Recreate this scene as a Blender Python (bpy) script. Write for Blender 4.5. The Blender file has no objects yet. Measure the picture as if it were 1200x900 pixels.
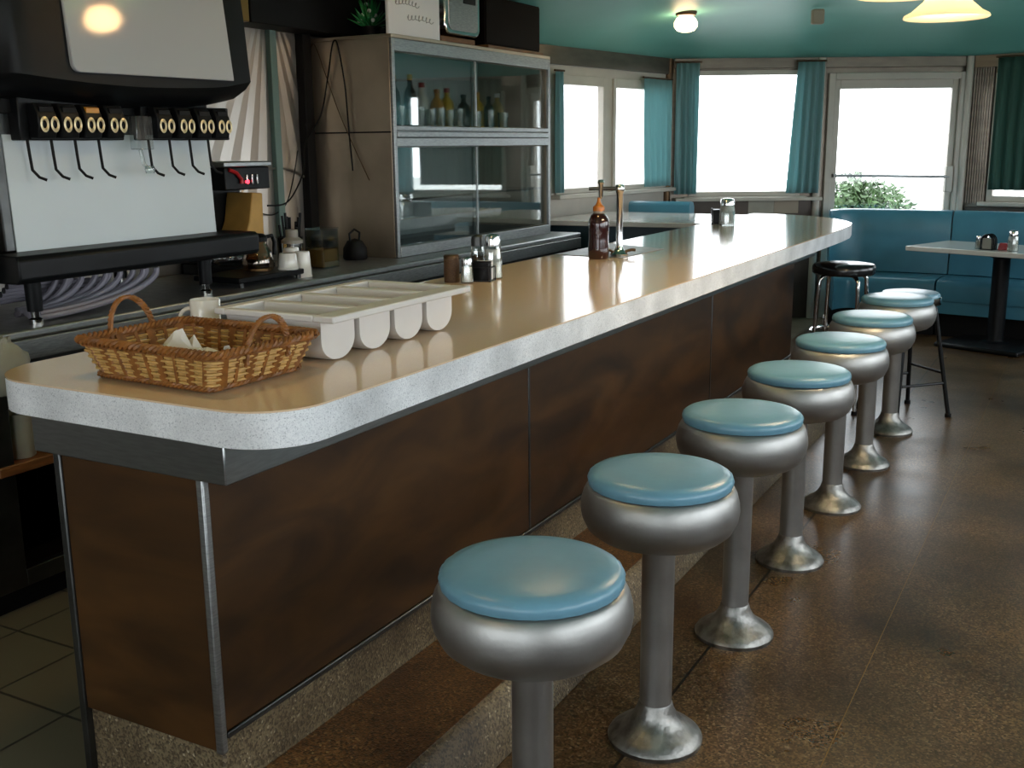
import bpy, math, random
from math import sin, cos, pi, radians, hypot, sqrt, atan2
from mathutils import Vector, Matrix
random.seed(7)
SC = bpy.context.scene
COL = SC.collection

# ------------------------------------------------------------------ colours and materials
def lin(h):
    h = h.lstrip('#')
    out = []
    for i in (0, 2, 4):
        c = int(h[i:i+2], 16)/255
        out.append(c/12.92 if c <= .04045 else ((c+.055)/1.055)**2.4)
    return tuple(out) + (1,)

def new_mat(name):
    m = bpy.data.materials.new(name); m.use_nodes = True
    nt = m.node_tree
    return m, nt, nt.nodes['Principled BSDF'], nt.nodes['Material Output']

def mat(name, col, rough=.5, metal=0., noise=0., nscale=20., col2=None, bump=0., bscale=60., coat=0., spec=.5,
        stretch=(1, 1, 1), rvar=0.):
    m, nt, b, out = new_mat(name)
    L, N = nt.links, nt.nodes
    b.inputs['Roughness'].default_value = rough
    b.inputs['Metallic'].default_value = metal
    b.inputs['Specular IOR Level'].default_value = spec
    b.inputs['Coat Weight'].default_value = coat
    b.inputs['Coat Roughness'].default_value = .08
    c1 = lin(col); b.inputs['Base Color'].default_value = c1
    tc = N.new('ShaderNodeTexCoord'); mp = N.new('ShaderNodeMapping'); mp.inputs['Scale'].default_value = stretch
    L.new(tc.outputs['Object'], mp.inputs['Vector'])
    if noise or col2:
        c2 = lin(col2) if col2 else tuple(min(1, x*(1-noise)) for x in c1[:3]) + (1,)
        nz = N.new('ShaderNodeTexNoise'); nz.inputs['Scale'].default_value = nscale; nz.inputs['Detail'].default_value = 6
        L.new(mp.outputs[0], nz.inputs['Vector'])
        rp = N.new('ShaderNodeValToRGB'); rp.color_ramp.elements[0].position = .35; rp.color_ramp.elements[1].position = .65
        rp.color_ramp.elements[0].color = c2; rp.color_ramp.elements[1].color = c1
        L.new(nz.outputs['Fac'], rp.inputs['Fac']); L.new(rp.outputs['Color'], b.inputs['Base Color'])
        if rvar:
            mr = N.new('ShaderNodeMapRange'); mr.inputs['To Min'].default_value = rough-rvar; mr.inputs['To Max'].default_value = rough+rvar
            L.new(nz.outputs['Fac'], mr.inputs['Value']); L.new(mr.outputs[0], b.inputs['Roughness'])
    if bump:
        nb = N.new('ShaderNodeTexNoise'); nb.inputs['Scale'].default_value = bscale; nb.inputs['Detail'].default_value = 4
        L.new(mp.outputs[0], nb.inputs['Vector'])
        bp = N.new('ShaderNodeBump'); bp.inputs['Strength'].default_value = bump; bp.inputs['Distance'].default_value = .01
        L.new(nb.outputs['Fac'], bp.inputs['Height']); L.new(bp.outputs['Normal'], b.inputs['Normal'])
    return m

def speckle(name, base, spots, scale=220., rough=.4, bump=.0, blot=None, coat=0.):
    """aggregate: voronoi chips of several colours over a base, with large soft stains"""
    m, nt, b, out = new_mat(name)
    L, N = nt.links, nt.nodes
    tc = N.new('ShaderNodeTexCoord')
    vo = N.new('ShaderNodeTexVoronoi'); vo.inputs['Scale'].default_value = scale
    L.new(tc.outputs['Object'], vo.inputs['Vector'])
    sp = N.new('ShaderNodeSeparateColor'); L.new(vo.outputs['Color'], sp.inputs[0])
    rp = N.new('ShaderNodeValToRGB'); rp.color_ramp.interpolation = 'CONSTANT'
    cols = [base] + spots
    e = rp.color_ramp.elements
    e[0].color = lin(cols[0][0] if isinstance(cols[0], tuple) else cols[0]); e[0].position = 0
    pos = .0
    e[1].position = .999; e[1].color = e[0].color
    for c, p in spots:
        k = rp.color_ramp.elements.new(p); k.color = lin(c)
    L.new(sp.outputs[0], rp.inputs['Fac'])
    col = rp.outputs['Color']
    if blot:
        nz = N.new('ShaderNodeTexNoise'); nz.inputs['Scale'].default_value = blot[1]; nz.inputs['Detail'].default_value = 5
        L.new(tc.outputs['Object'], nz.inputs['Vector'])
        r2 = N.new('ShaderNodeValToRGB'); r2.color_ramp.elements[0].position = .4; r2.color_ramp.elements[1].position = .68
        r2.color_ramp.elements[0].color = (1, 1, 1, 1); r2.color_ramp.elements[1].color = lin(blot[0])
        L.new(nz.outputs['Fac'], r2.inputs['Fac'])
        mx = N.new('ShaderNodeMix'); mx.data_type = 'RGBA'; mx.blend_type = 'MULTIPLY'; mx.inputs['Factor'].default_value = 1
        L.new(col, mx.inputs['A']); L.new(r2.outputs['Color'], mx.inputs['B']); col = mx.outputs['Result']
    L.new(col, b.inputs['Base Color'])
    b.inputs['Roughness'].default_value = rough; b.inputs['Coat Weight'].default_value = coat
    b.inputs['Coat Roughness'].default_value = .2
    if bump:
        bp = N.new('ShaderNodeBump'); bp.inputs['Strength'].default_value = bump; bp.inputs['Distance'].default_value = .004
        L.new(vo.outputs['Distance'], bp.inputs['Height']); L.new(bp.outputs['Normal'], b.inputs['Normal'])
    return m

def glassmat(name, tint=(1, 1, 1), refl=.08, rough=.02):
    m, nt, b, out = new_mat(name)
    L, N = nt.links, nt.nodes
    nt.nodes.remove(b)
    tr = N.new('ShaderNodeBsdfTransparent'); tr.inputs[0].default_value = tint + (1,)
    gl = N.new('ShaderNodeBsdfGlossy'); gl.inputs['Roughness'].default_value = rough
    fr = N.new('ShaderNodeLayerWeight'); fr.inputs['Blend'].default_value = .25
    mr = N.new('ShaderNodeMapRange'); mr.inputs['To Min'].default_value = refl; mr.inputs['To Max'].default_value = min(1, refl+.6)
    L.new(fr.outputs['Fresnel'], mr.inputs['Value'])
    mx = N.new('ShaderNodeMixShader'); L.new(mr.outputs[0], mx.inputs[0]); L.new(tr.outputs[0], mx.inputs[1]); L.new(gl.outputs[0], mx.inputs[2])
    L.new(mx.outputs[0], out.inputs['Surface'])
    return m

def emat(name, col, strength):
    m, nt, b, out = new_mat(name)
    b.inputs['Base Color'].default_value = lin(col)
    b.inputs['Emission Color'].default_value = lin(col); b.inputs['Emission Strength'].default_value = strength
    return m

def clothmat(name, col, trans=.5):
    m, nt, b, out = new_mat(name)
    L, N = nt.links, nt.nodes
    b.inputs['Base Color'].default_value = lin(col); b.inputs['Roughness'].default_value = .85; b.inputs['Specular IOR Level'].default_value = .15
    t = N.new('ShaderNodeBsdfTranslucent'); t.inputs[0].default_value = lin(col)
    mx = N.new('ShaderNodeMixShader'); mx.inputs[0].default_value = trans
    L.new(b.outputs[0], mx.inputs[1]); L.new(t.outputs[0], mx.inputs[2]); L.new(mx.outputs[0], out.inputs['Surface'])
    return m

def tilemat():
    m, nt, b, out = new_mat('beige floor tile')
    L, N = nt.links, nt.nodes
    tc = N.new('ShaderNodeTexCoord')
    br = N.new('ShaderNodeTexBrick'); br.offset = 0; br.inputs['Scale'].default_value = 1
    br.inputs['Brick Width'].default_value = .30; br.inputs['Row Height'].default_value = .30
    br.inputs['Mortar Size'].default_value = .005
    br.inputs['Color1'].default_value = lin('#645b47'); br.inputs['Color2'].default_value = lin('#645c49'); br.inputs['Mortar'].default_value = lin('#35322a')
    mp = N.new('ShaderNodeMapping'); mp.inputs['Location'].default_value = (.2, .02, 0)
    L.new(tc.outputs['Object'], mp.inputs[0]); L.new(mp.outputs[0], br.inputs['Vector'])
    L.new(br.outputs['Color'], b.inputs['Base Color']); b.inputs['Roughness'].default_value = .45
    bp = N.new('ShaderNodeBump'); bp.inputs['Strength'].default_value = .4; bp.inputs['Distance'].default_value = .003; bp.invert = True
    L.new(br.outputs['Fac'], bp.inputs['Height']); L.new(bp.outputs[0], b.inputs['Normal'])
    return m

def floormat():
    m = speckle('brown terrazzo floor', '#594228', [('#6b5235', .22), ('#423019', .42), ('#755e40', .6), ('#4e3921', .72), ('#302414', .88), ('#857054', .97)],
                scale=170, rough=.33, blot=('#86796c', 1.6))
    nt = m.node_tree; L, N = nt.links, nt.nodes
    b = N['Principled BSDF']
    src = b.inputs['Base Color'].links[0].from_socket
    tc = N.new('ShaderNodeTexCoord'); sx = N.new('ShaderNodeSeparateXYZ'); L.new(tc.outputs['Object'], sx.inputs[0])
    def line(axis, at, w):
        s = N.new('ShaderNodeMath'); s.operation = 'SUBTRACT'; s.inputs[1].default_value = at; L.new(sx.outputs[axis], s.inputs[0])
        a = N.new('ShaderNodeMath'); a.operation = 'ABSOLUTE'; L.new(s.outputs[0], a.inputs[0])
        c = N.new('ShaderNodeMath'); c.operation = 'LESS_THAN'; c.inputs[1].default_value = w; L.new(a.outputs[0], c.inputs[0])
        return c.outputs[0]
    for axis, at, w, colr in ((0, .392, .0045, '#15100a'), (1, 1.62, .002, '#3a2c1c'), (1, 3.2, .002, '#3a2c1c'), (1, 0.2, .002, '#3a2c1c')):
        mx = N.new('ShaderNodeMix'); mx.data_type = 'RGBA'
        L.new(line(axis, at, w), mx.inputs['Factor']); L.new(src, mx.inputs['A']); mx.inputs['B'].default_value = lin(colr)
        src = mx.outputs['Result']
    L.new(src, b.inputs['Base Color'])
    nz = N.new('ShaderNodeTexNoise'); nz.inputs['Scale'].default_value = 3; nz.inputs['Detail'].default_value = 5
    L.new(tc.outputs['Object'], nz.inputs['Vector'])
    mr = N.new('ShaderNodeMapRange'); mr.inputs['To Min'].default_value = .2; mr.inputs['To Max'].default_value = .42
    L.new(nz.outputs['Fac'], mr.inputs['Value']); L.new(mr.outputs[0], b.inputs['Roughness'])
    return m

def woodmat(name, c1, c2, rough=.35):
    m, nt, b, out = new_mat(name)
    L, N = nt.links, nt.nodes
    tc = N.new('ShaderNodeTexCoord'); mp = N.new('ShaderNodeMapping')
    mp.inputs['Scale'].default_value = (1, 1.2, 3.5); mp.inputs['Rotation'].default_value = (.5, 0, 0)
    L.new(tc.outputs['Object'], mp.inputs[0])
    nz = N.new('ShaderNodeTexNoise'); nz.inputs['Scale'].default_value = 2.2; nz.inputs['Detail'].default_value = 8; nz.inputs['Distortion'].default_value = .6
    L.new(mp.outputs[0], nz.inputs['Vector'])
    rp = N.new('ShaderNodeValToRGB'); rp.color_ramp.elements[0].position = .3; rp.color_ramp.elements[1].position = .72
    rp.color_ramp.elements[0].color = lin(c2); rp.color_ramp.elements[1].color = lin(c1)
    L.new(nz.outputs['Fac'], rp.inputs[0]); L.new(rp.outputs[0], b.inputs['Base Color'])
    b.inputs['Roughness'].default_value = rough; b.inputs['Specular IOR Level'].default_value = .28
    return m

M = dict(
    laminate=mat('cream laminate', '#dabf9f', .15, col2='#d3b796', nscale=400, coat=.3, spec=.5),
    band=speckle('speckled white laminate', '#dadbdd', [('#e4e5e6', .25), ('#d2d3d6', .75), ('#b6b8bb', .95)], scale=420, rough=.4, blot=('#d8d8d8', 5)),
    steel=mat('brushed steel', '#a6a9a9', .42, 1, noise=.25, nscale=30, stretch=(1, 1, 8)),
    steel_dark=mat('dull steel', '#5d5f5f', .4, 1, noise=.3, nscale=9),
    chrome=mat('chrome', '#d8d8d8', .12, 1),
    alu=mat('cast aluminium', '#a8a8a6', .46, 1, noise=.15, nscale=9, rvar=.06, bump=.05, bscale=90),
    alu_worn=mat('worn aluminium', '#a5a4a0', .42, 1, noise=.5, nscale=22, rvar=.12, bump=.2, bscale=60),
    vinyl=mat('blue vinyl', '#6793a7', .32, noise=.08, nscale=15, bump=.06, bscale=30, spec=.5),
    vinyl_dark=mat('booth blue vinyl', '#4a8499', .3, noise=.12, nscale=5, bump=.06, bscale=12),
    wood=woodmat('brown panel wood', '#4a3014', '#241608', .47),
    wood_light=mat('honey wood', '#7d4f27', .5, noise=.4, nscale=12, stretch=(1, 1, 6)),
    plinth=speckle('pebble aggregate', '#62553f', [('#74664d', .2), ('#4e4230', .42), ('#786a4f', .6), ('#4b3f2d', .74), ('#74654c', .86), ('#a2967c', .97)], scale=170, rough=.55, bump=.4, blot=('#90806a', 2.5)),
    plinth_tread=speckle('shade-toned pebble aggregate', '#5c4022', [('#6a4925', .2), ('#463018', .42), ('#785530', .62), ('#372713', .75), ('#634322', .86), ('#8d7247', .97)], scale=170, rough=.45, bump=.3, blot=('#8a7660', 2)),  # browner than the riser: their difference in light is painted into the colour
    black=mat('black plastic', '#101214', .4, noise=.2, nscale=14, spec=.18),
    blackmatte=mat('matt black', '#0a0a0b', .6, spec=.2),
    blackvinyl=mat('black vinyl', '#121214', .22),
    darkmetal=mat('dark metal', '#1d1f20', .4, .6),
    white=mat('white plastic', '#d9d6d2', .35),
    whitepanel=mat('pale steel splash panel', '#bcc6ca', .3, noise=.04, nscale=3), greypanel=mat('glossy pale grey panel', '#adafb2', .07, spec=.4),
    ceramic=mat('white ceramic', '#dcdad5', .2, coat=.4),
    bin=mat('grey white plastic', '#cfcbc6', .42, noise=.06, nscale=8),
    paper=mat('white paper', '#e6e3e2', .8),
    cream=mat('cream paint', '#8f8a80', .5),
    frame=mat('grey beige frame paint', '#bfb7ab', .45, noise=.1, nscale=6),
    walltan=mat('tan brushed metal wall', '#7b7166', .33, .75, noise=.22, nscale=5, stretch=(1, 1, 4)),
    wallbrown=mat('brown lower wall', '#4a3f36', .4, .2, noise=.25, nscale=4),
    plaster=mat('plain grey wall', '#7a766e', .7),
    teal=mat('teal ceiling paint', '#74b8ae', .5, noise=.06, nscale=2),
    tealdark=mat('dark teal panel', '#12313a', .4),
    curtain=clothmat('teal curtain cloth', '#93babd', .45),
    curtain_dark=clothmat('dark green curtain cloth', '#3c5a50', .1),
    glass=glassmat('window glass', (1, 1, 1), .04),
    caseglass=glassmat('display glass', (.92, .96, .95), .06),
    clear=glassmat('clear glass', (.9, .93, .92), .12),
    smoke=glassmat('coffee glass', (.75, .62, .45), .12),
    backsplash=mat('sunburst stainless', '#b5afa8', .36, .9),
    casesteel=mat('case side steel', '#cfbea9', .42, .95, noise=.28, nscale=2.5),
    wicker=mat('brown wicker', '#8f5a26', .5, noise=.45, nscale=40),
    wicker_pale=mat('pale wicker', '#c39a58', .5, noise=.3, nscale=60),
    sauce=mat('dark sauce', '#2a0d0a', .12, coat=.6),
    orange=mat('amber cap', '#b06a22', .35),
    amber=mat('amber plastic', '#c98a2a', .4),
    yellow=mat('yellow plastic', '#caa21e', .35),
    red=mat('red plastic', '#a51d20', .35),
    green=mat('green tinsel', '#1f7a3c', .3),
    leaf=mat('hedge leaf', '#4a6a38', .5, noise=.5, nscale=3, col2='#26401f'),
    salt=mat('white grains', '#e6e4de', .8),
    pepper=mat('brown pepper', '#5a4028', .7, noise=.5, nscale=300),
    greyhose=mat('grey hose', '#8a8792', .5),
    tan=mat('tan card', '#b88f4a', .6, noise=.2, nscale=12),
    coffee=mat('black coffee', '#0d0705', .1),
    ink=mat('grey ink', '#a3a09d', .7),
    plasticbag=mat('cloudy plastic', '#a3a090', .45, noise=.15, nscale=10),
    brass=mat('brass strip', '#8a6c3c', .35, .9), badge=mat('pale brass badge', '#dccba2', .35, .6),
    tabletop=mat('white table laminate', '#dcd6cc', .15, coat=.3),
    darkbrown=mat('dark brown board', '#0e0805', .6, noise=.2, nscale=6, spec=.05), casewhite=mat('pale case lining', '#c9d0d2', .3, .3), apron=mat('apron steel', '#9a9d9d', .3, 1, noise=.15, nscale=20, stretch=(1, 1, 8)), bronze=mat('bronze fitting', '#5a4632', .4, .8),
    ground=mat('pale concrete yard', '#b8b8b4', .9),
    beige=mat('beige plastic', '#9c8f7c', .5),
    bulb=emat('lit frosted dome', '#ffca8a', 22.),
    bulb_dim=emat('lit small frosted dome', '#ffd9a8', 7.),
    redlight=emat('lit red indicator', '#ff2a3a', 3.),
    tile=tilemat(), floor=floormat(),
)
# lit glass bell of the pendant: translucent glass lit by its own bulb
m, nt, b, out = new_mat('frosted amber glass bell')
b.inputs['Base Color'].default_value = lin('#fff4e0'); b.inputs['Roughness'].default_value = .3
b.inputs['Emission Color'].default_value = lin('#ffe6b4'); b.inputs['Emission Strength'].default_value = .55
tl = nt.nodes.new('ShaderNodeBsdfTranslucent'); tl.inputs[0].default_value = lin('#fff2d8')
mx = nt.nodes.new('ShaderNodeMixShader'); mx.inputs[0].default_value = .7
nt.links.new(b.outputs[0], mx.inputs[1]); nt.links.new(tl.outputs[0], mx.inputs[2]); nt.links.new(mx.outputs[0], out.inputs['Surface'])
M['bell'] = m

# sunburst pressed into the stainless backsplash: fan folds about points on the wall
def sunburst(m, centre_y, centre_z):
    nt = m.node_tree; L, N = nt.links, nt.nodes; b = N['Principled BSDF']
    tc = N.new('ShaderNodeTexCoord'); s = N.new('ShaderNodeSeparateXYZ'); L.new(tc.outputs['Object'], s.inputs[0])
    def mth(op, a, bv=None):
        n = N.new('ShaderNodeMath'); n.operation = op
        for i, v in enumerate((a, bv)):
            if v is None: continue
            if isinstance(v, (int, float)): n.inputs[i].default_value = v
            else: L.new(v, n.inputs[i])
        return n.outputs[0]
    dy = mth('SUBTRACT', s.outputs[1], centre_y); dz = mth('SUBTRACT', s.outputs[2], centre_z)
    ang = mth('ARCTAN2', dz, dy)
    saw = mth('PINGPONG', ang, .11)
    bp = N.new('ShaderNodeBump'); bp.inputs['Strength'].default_value = .9; bp.inputs['Distance'].default_value = .25
    L.new(saw, bp.inputs['Height']); L.new(bp.outputs[0], b.inputs['Normal'])


# ------------------------------------------------------------------ mesh builder
class MB:
    def __init__(s): s.v = []; s.f = []
    def add(s, vs, fs):
        o = len(s.v); s.v += [tuple(p) for p in vs]; s.f += [tuple(i+o for i in q) for q in fs]; return s
    def box(s, x0, y0, z0, x1, y1, z1):
        v = [(x, y, z) for z in (z0, z1) for y in (y0, y1) for x in (x0, x1)]
        return s.add(v, [(0, 2, 3, 1), (4, 5, 7, 6), (0, 1, 5, 4), (2, 6, 7, 3), (0, 4, 6, 2), (1, 3, 7, 5)])
    def prism(s, poly, z0, z1):
        a = sum(poly[i][0]*poly[(i+1) % len(poly)][1]-poly[(i+1) % len(poly)][0]*poly[i][1] for i in range(len(poly)))
        if a < 0: poly = poly[::-1]
        n = len(poly)
        v = [(x, y, z0) for x, y in poly]+[(x, y, z1) for x, y in poly]
        f = [tuple(range(n-1, -1, -1)), tuple(range(n, 2*n))]+[(i, (i+1) % n, n+(i+1) % n, n+i) for i in range(n)]
        return s.add(v, f)
    def slab(s, poly, axis, a0, a1):
        """prism of a 2-D outline extruded along x (axis 0, outline y,z) or y (axis 1, outline x,z)"""
        o = len(s.v); s.prism(poly, a0, a1)
        for i in range(o, len(s.v)):
            p, q, r = s.v[i]
            s.v[i] = (r, p, q) if axis == 0 else (p, r, q)
        if axis == 1:
            k = len(poly)+2
            s.f[-k:] = [q[::-1] for q in s.f[-k:]]
        return s
    def lathe(s, prof, c=(0, 0, 0), n=32, tilt=None):
        rings = []
        o = len(s.v); vs = []; fs = []
        for r, z in prof:
            if r < 1e-5:
                rings.append([len(vs)]); vs.append((0, 0, z))
            else:
                rings.append(list(range(len(vs), len(vs)+n)))
                vs += [(r*cos(2*pi*k/n), r*sin(2*pi*k/n), z) for k in range(n)]
        for a, b in zip(rings, rings[1:]):
            if len(a) == 1 and len(b) == 1: continue
            for k in range(n):
                k2 = (k+1) % n
                if len(a) == 1: fs.append((a[0], b[k2], b[k]))
                elif len(b) == 1: fs.append((a[k], a[k2], b[0]))
                else: fs.append((a[k], a[k2], b[k2], b[k]))
        if tilt is not None:
            vs = [tuple(tilt @ Vector(p)) for p in vs]
        vs = [(p[0]+c[0], p[1]+c[1], p[2]+c[2]) for p in vs]
        return s.add(vs, fs)
    def tube(s, pts, r, n=8, closed=False, r1=None):
        P = [Vector(p) for p in pts]; m_ = len(P); vs = []; fs = []
        up = None
        for i in range(m_):
            t = (P[(i+1) % m_]-P[i-1]) if closed else (P[min(i+1, m_-1)]-P[max(i-1, 0)])
            if t.length < 1e-9: t = Vector((0, 0, 1))
            t.normalize()
            if up is None:
                up = Vector((0, 0, 1)) if abs(t.z) < .9 else Vector((1, 0, 0))
            a = up-t*up.dot(t)
            if a.length < 1e-6: a = t.orthogonal()
            a.normalize(); up = a; b = t.cross(a)
            rr = r if r1 is None else r+(r1-r)*i/(m_-1)
            vs += [tuple(P[i]+a*rr*cos(2*pi*k/n)+b*rr*sin(2*pi*k/n)) for k in range(n)]
        for i in range(m_ if closed else m_-1):
            j = (i+1) % m_
            for k in range(n):
                k2 = (k+1) % n
                fs.append((i*n+k, i*n+k2, j*n+k2, j*n+k))
        if not closed:
            fs.append(tuple(range(n-1, -1, -1))); fs.append(tuple((m_-1)*n+k for k in range(n)))
        return s.add(vs, fs)
    def ball(s, c, rx, ry=None, rz=None, n=16, m_=10):
        ry = ry or rx; rz = rz or rx
        o = len(s.v)
        s.lathe([(sin(pi*i/m_), -cos(pi*i/m_)) for i in range(m_+1)], n=n)
        for i in range(o, len(s.v)):
            p = s.v[i]; s.v[i] = (c[0]+p[0]*rx, c[1]+p[1]*ry, c[2]+p[2]*rz)
        return s
    def grid(s, rows, closed=False):
        """rows: list of equal-length point lists"""
        n = len(rows[0]); vs = [p for r in rows for p in r]; fs = []
        for i in range(len(rows)-1):
            for k in range(n if closed else n-1):
                fs.append((i*n+k, i*n+(k+1) % n, (i+1)*n+(k+1) % n, (i+1)*n+k))
        return s.add(vs, fs)
    def move(s, mtx, start=0):
        for i in range(start, len(s.v)): s.v[i] = tuple(mtx @ Vector(s.v[i]))
        return s
    def build(s, name, material, parent=None, loc=(0, 0, 0), rz=0., bevel=0., seg=2, smooth=38, solid=0., sub=0):
        me = bpy.data.meshes.new(name); me.from_pydata(s.v, [], s.f); me.validate(); me.update()
        me.materials.append(material)
        if smooth:
            me.shade_smooth(); me.set_sharp_from_angle(angle=radians(smooth))
        o = bpy.data.objects.new(name, me); COL.objects.link(o)
        o.location = loc; o.rotation_euler = (0, 0, rz)
        if parent: o.parent = parent
        if solid:
            q = o.modifiers.new('thickness', 'SOLIDIFY'); q.thickness = solid; q.offset = 0
        if bevel:
            q = o.modifiers.new('bevel', 'BEVEL'); q.width = bevel; q.segments = seg; q.limit_method = 'ANGLE'; q.angle_limit = radians(40)
            q.harden_normals = False
        if sub:
            q = o.modifiers.new('sub', 'SUBSURF'); q.levels = sub; q.render_levels = sub
        return o

def tag(o, label, cat, group=None, kind=None):
    o['label'] = label; o['category'] = cat
    if group: o['group'] = group
    if kind: o['kind'] = kind
    return o
def thing(name, label, cat, loc=(0, 0, 0), rz=0., group=None):
    o = bpy.data.objects.new(name, None); COL.objects.link(o); o.empty_display_size = .1
    o.location = loc; o.rotation_euler = (0, 0, rz)
    return tag(o, label, cat, group)
def struct(o): o['kind'] = 'structure'; return o
KIDS = {}
def copy_tree(o, parent=None):
    c = o.copy(); COL.objects.link(c)
    if parent: c.parent = parent
    for ch in o.children: copy_tree(ch, c)
    return c
def arc(cx, cy, r, a0, a1, n=8):
    return [(cx+r*cos(radians(a0+(a1-a0)*i/n)), cy+r*sin(radians(a0+(a1-a0)*i/n))) for i in range(n+1)]

# ------------------------------------------------------------------ room plan
B0, B1, A, D2, R2, R3, B4 = [Vector(p) for p in ((-2.53, -3.6), (-2.53, 5.1), (-2.09, 7.73), (.225, 8.997), (2.95, 8.3), (2.95, -3.6), (-2.53, -3.6))]
WT = 2.30
OUT = .06

def wall(name, P, Q, material, openings=(), z1=WT, low=None, ext0=0., ext1=0.):
    """wall from P to Q (room on the right-hand side), openings (s0,s1,z0,z1)"""
    d = Q-P; Ln = d.length; ang = atan2(d.y, d.x)
    S = sorted({-ext0, Ln+ext1, *[o[0] for o in openings], *[o[1] for o in openings]})
    Z = sorted({0, z1, *[o[2] for o in openings], *[o[3] for o in openings]})
    mb = MB()
    for a, b in zip(S, S[1:]):
        z = 0
        run = []
        for c, e in zip(Z, Z[1:]):
            hole = any(o[0] < (a+b)/2 < o[1] and o[2] < (c+e)/2 < o[3] for o in openings)
            if not hole:
                if run and abs(run[-1][1]-c) < 1e-9: run[-1][1] = e
                else: run.append([c, e])
        for c, e in run: mb.box(a, 0, c, b, OUT, e)
    o = mb.build(name, material, None, (P.x, P.y, 0), ang, smooth=0)
    return struct(o), ang

def framed(name, P, ang, s0, s1, z0, z1, fw=.05, depth=.06, inset=-.02, mullions=(), sill=True, material=None, fwt=None):
    """window in a wall opening: frame + pane as children of a structure empty"""
    e = bpy.data.objects.new(name, None); COL.objects.link(e); e.location = (P.x, P.y, 0); e.rotation_euler = (0, 0, ang); struct(e)
    mb = MB(); fwt = fwt or fw
    y0, y1 = inset, inset+depth
    mb.box(s0-.01, y0, z0-.01, s0+fw, y1, z1+.01); mb.box(s1-fw, y0, z0-.01, s1+.01, y1, z1+.01)
    mb.box(s0+fw, y0, z0-.01, s1-fw, y1, z0+fw); mb.box(s0+fw, y0, z1-fwt, s1-fw, y1, z1+.01)
    for q in mullions: mb.box(q-.02, y0, z0+fw, q+.02, y1, z1-fwt)
    mb.build('window_frame', material or M['frame'], e, bevel=.004)
    if sill:
        MB().box(s0-.06, -.09, z0-.045, s1+.06, .0, z0-.012).build('window_sill', M['frame'], e, bevel=.006)
    MB().box(s0+fw*.6, y0+depth*.5-.003, z0+fw*.6, s1-fw*.6, y0+depth*.5+.003, z1-fwt*.6).build('pane', M['glass'], e, smooth=0)
    return e

# left bay windows / far window / door / right bay / right wall / back wall
o, angL = wall('wall_left', B0, B1, M['backsplash'])
o, angB = wall('wall_bay', B1, A, M['frame'], [(.93, 1.60, 1.21, 2.09), (1.73, 2.60, 1.21, 2.09)], ext0=.02, ext1=.05)
o, angF = wall('wall_far', A, D2, M['walltan'], [(.19, 1.17, 1.12, 2.19), (1.40, 2.58, 0.0, 2.14)], ext1=.05)
o, angR = wall('wall_end', D2, R2, M['walltan'], [(.24, 2.6, 1.06, 2.14)], ext1=.05)
Lr = (R3-R2).length
rw = [(.5, 2.2, 1.0, 2.12), (2.5, 4.2, 1.0, 2.12), (4.5, 6.2, 1.0, 2.12), (6.5, 8.2, 1.0, 2.12), (8.5, 10.2, 1.0, 2.12)]
o, angRW = wall('wall_right', R2, R3, M['walltan'], rw, ext1=.12)
o, angBK = wall('wall_back', R3, B4, M['plaster'], [(.5, 2.3, .9, 2.12), (2.7, 4.5, .9, 2.12)])
framed('window_1', B1, angB, .93, 1.60, 1.21, 2.09, fw=.03, fwt=.06)
framed('window_2', B1, angB, 1.73, 2.60, 1.21, 2.09, fw=.03, fwt=.06)
framed('window_3', A, angF, .19, 1.17, 1.12, 2.19, fw=.03, fwt=.03)
framed('window_4', D2, angR, .24, 2.6, 1.06, 2.14, fw=.04, mullions=(1.42,))
for i, w in enumerate(rw): framed('window_%d' % (5+i), R2, angRW, *w, fw=.05)
framed('window_10', R3, angBK, .5, 2.3, .9, 2.12, fw=.05)
framed('window_11', R3, angBK, 2.7, 4.5, .9, 2.12, fw=.05)  # unseen second rear window, added to brighten the near counter end

# metal mouldings
def wallstrip(name, P, Q, z0, z1, y0, y1, material, s0=0, s1=None):
    d = Q-P; return struct(MB().box(s0, y0, z0, s1 if s1 is not None else d.length, y1, z1).build(name, material, None, (P.x, P.y, 0), atan2(d.y, d.x), bevel=.004))
wallstrip('trim_1', B1, A, 2.17, 2.305, -.03, .0, M['walltan'], .03)
wallstrip('trim_2', A, D2, 2.215, 2.305, -.03, .0, M['walltan'], .03)
wallstrip('trim_3', D2, R2, 2.20, 2.305, -.03, .0, M['walltan'], .03)
wallstrip('trim_4', A, D2, .0, 1.07, -.03, .0, M['wallbrown'], .03, 1.36)
wallstrip('trim_5', A, D2, 1.07, 1.10, -.12, .0, M['frame'], .05, 1.36)
wallstrip('trim_6', D2, R2, .0, 1.0, -.03, .0, M['wallbrown'], .05)
# posts between the facets
for i, (p, r) in enumerate(((A, .035), (A+(D2-A).normalized()*1.345, .032), (D2, .03))):
    q = p + Vector((0, -.05))
    struct(MB().lathe([(0, 0), (r, 0), (r, 2.3), (0, 2.3)], (q.x, q.y, 0), 16).build('trim_%d' % (7+i), M['bronze'] if i == 0 else M['frame']))
# ribbed metal panel right of the door
mb = MB()
for k in range(9): mb.tube([(.03+k*.022, -.012, 1.03), (.03+k*.022, -.012, 2.2)], .012, 8)
struct(mb.build('trim_10', M['walltan'], None, (D2.x, D2.y, 0), angR))

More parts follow.
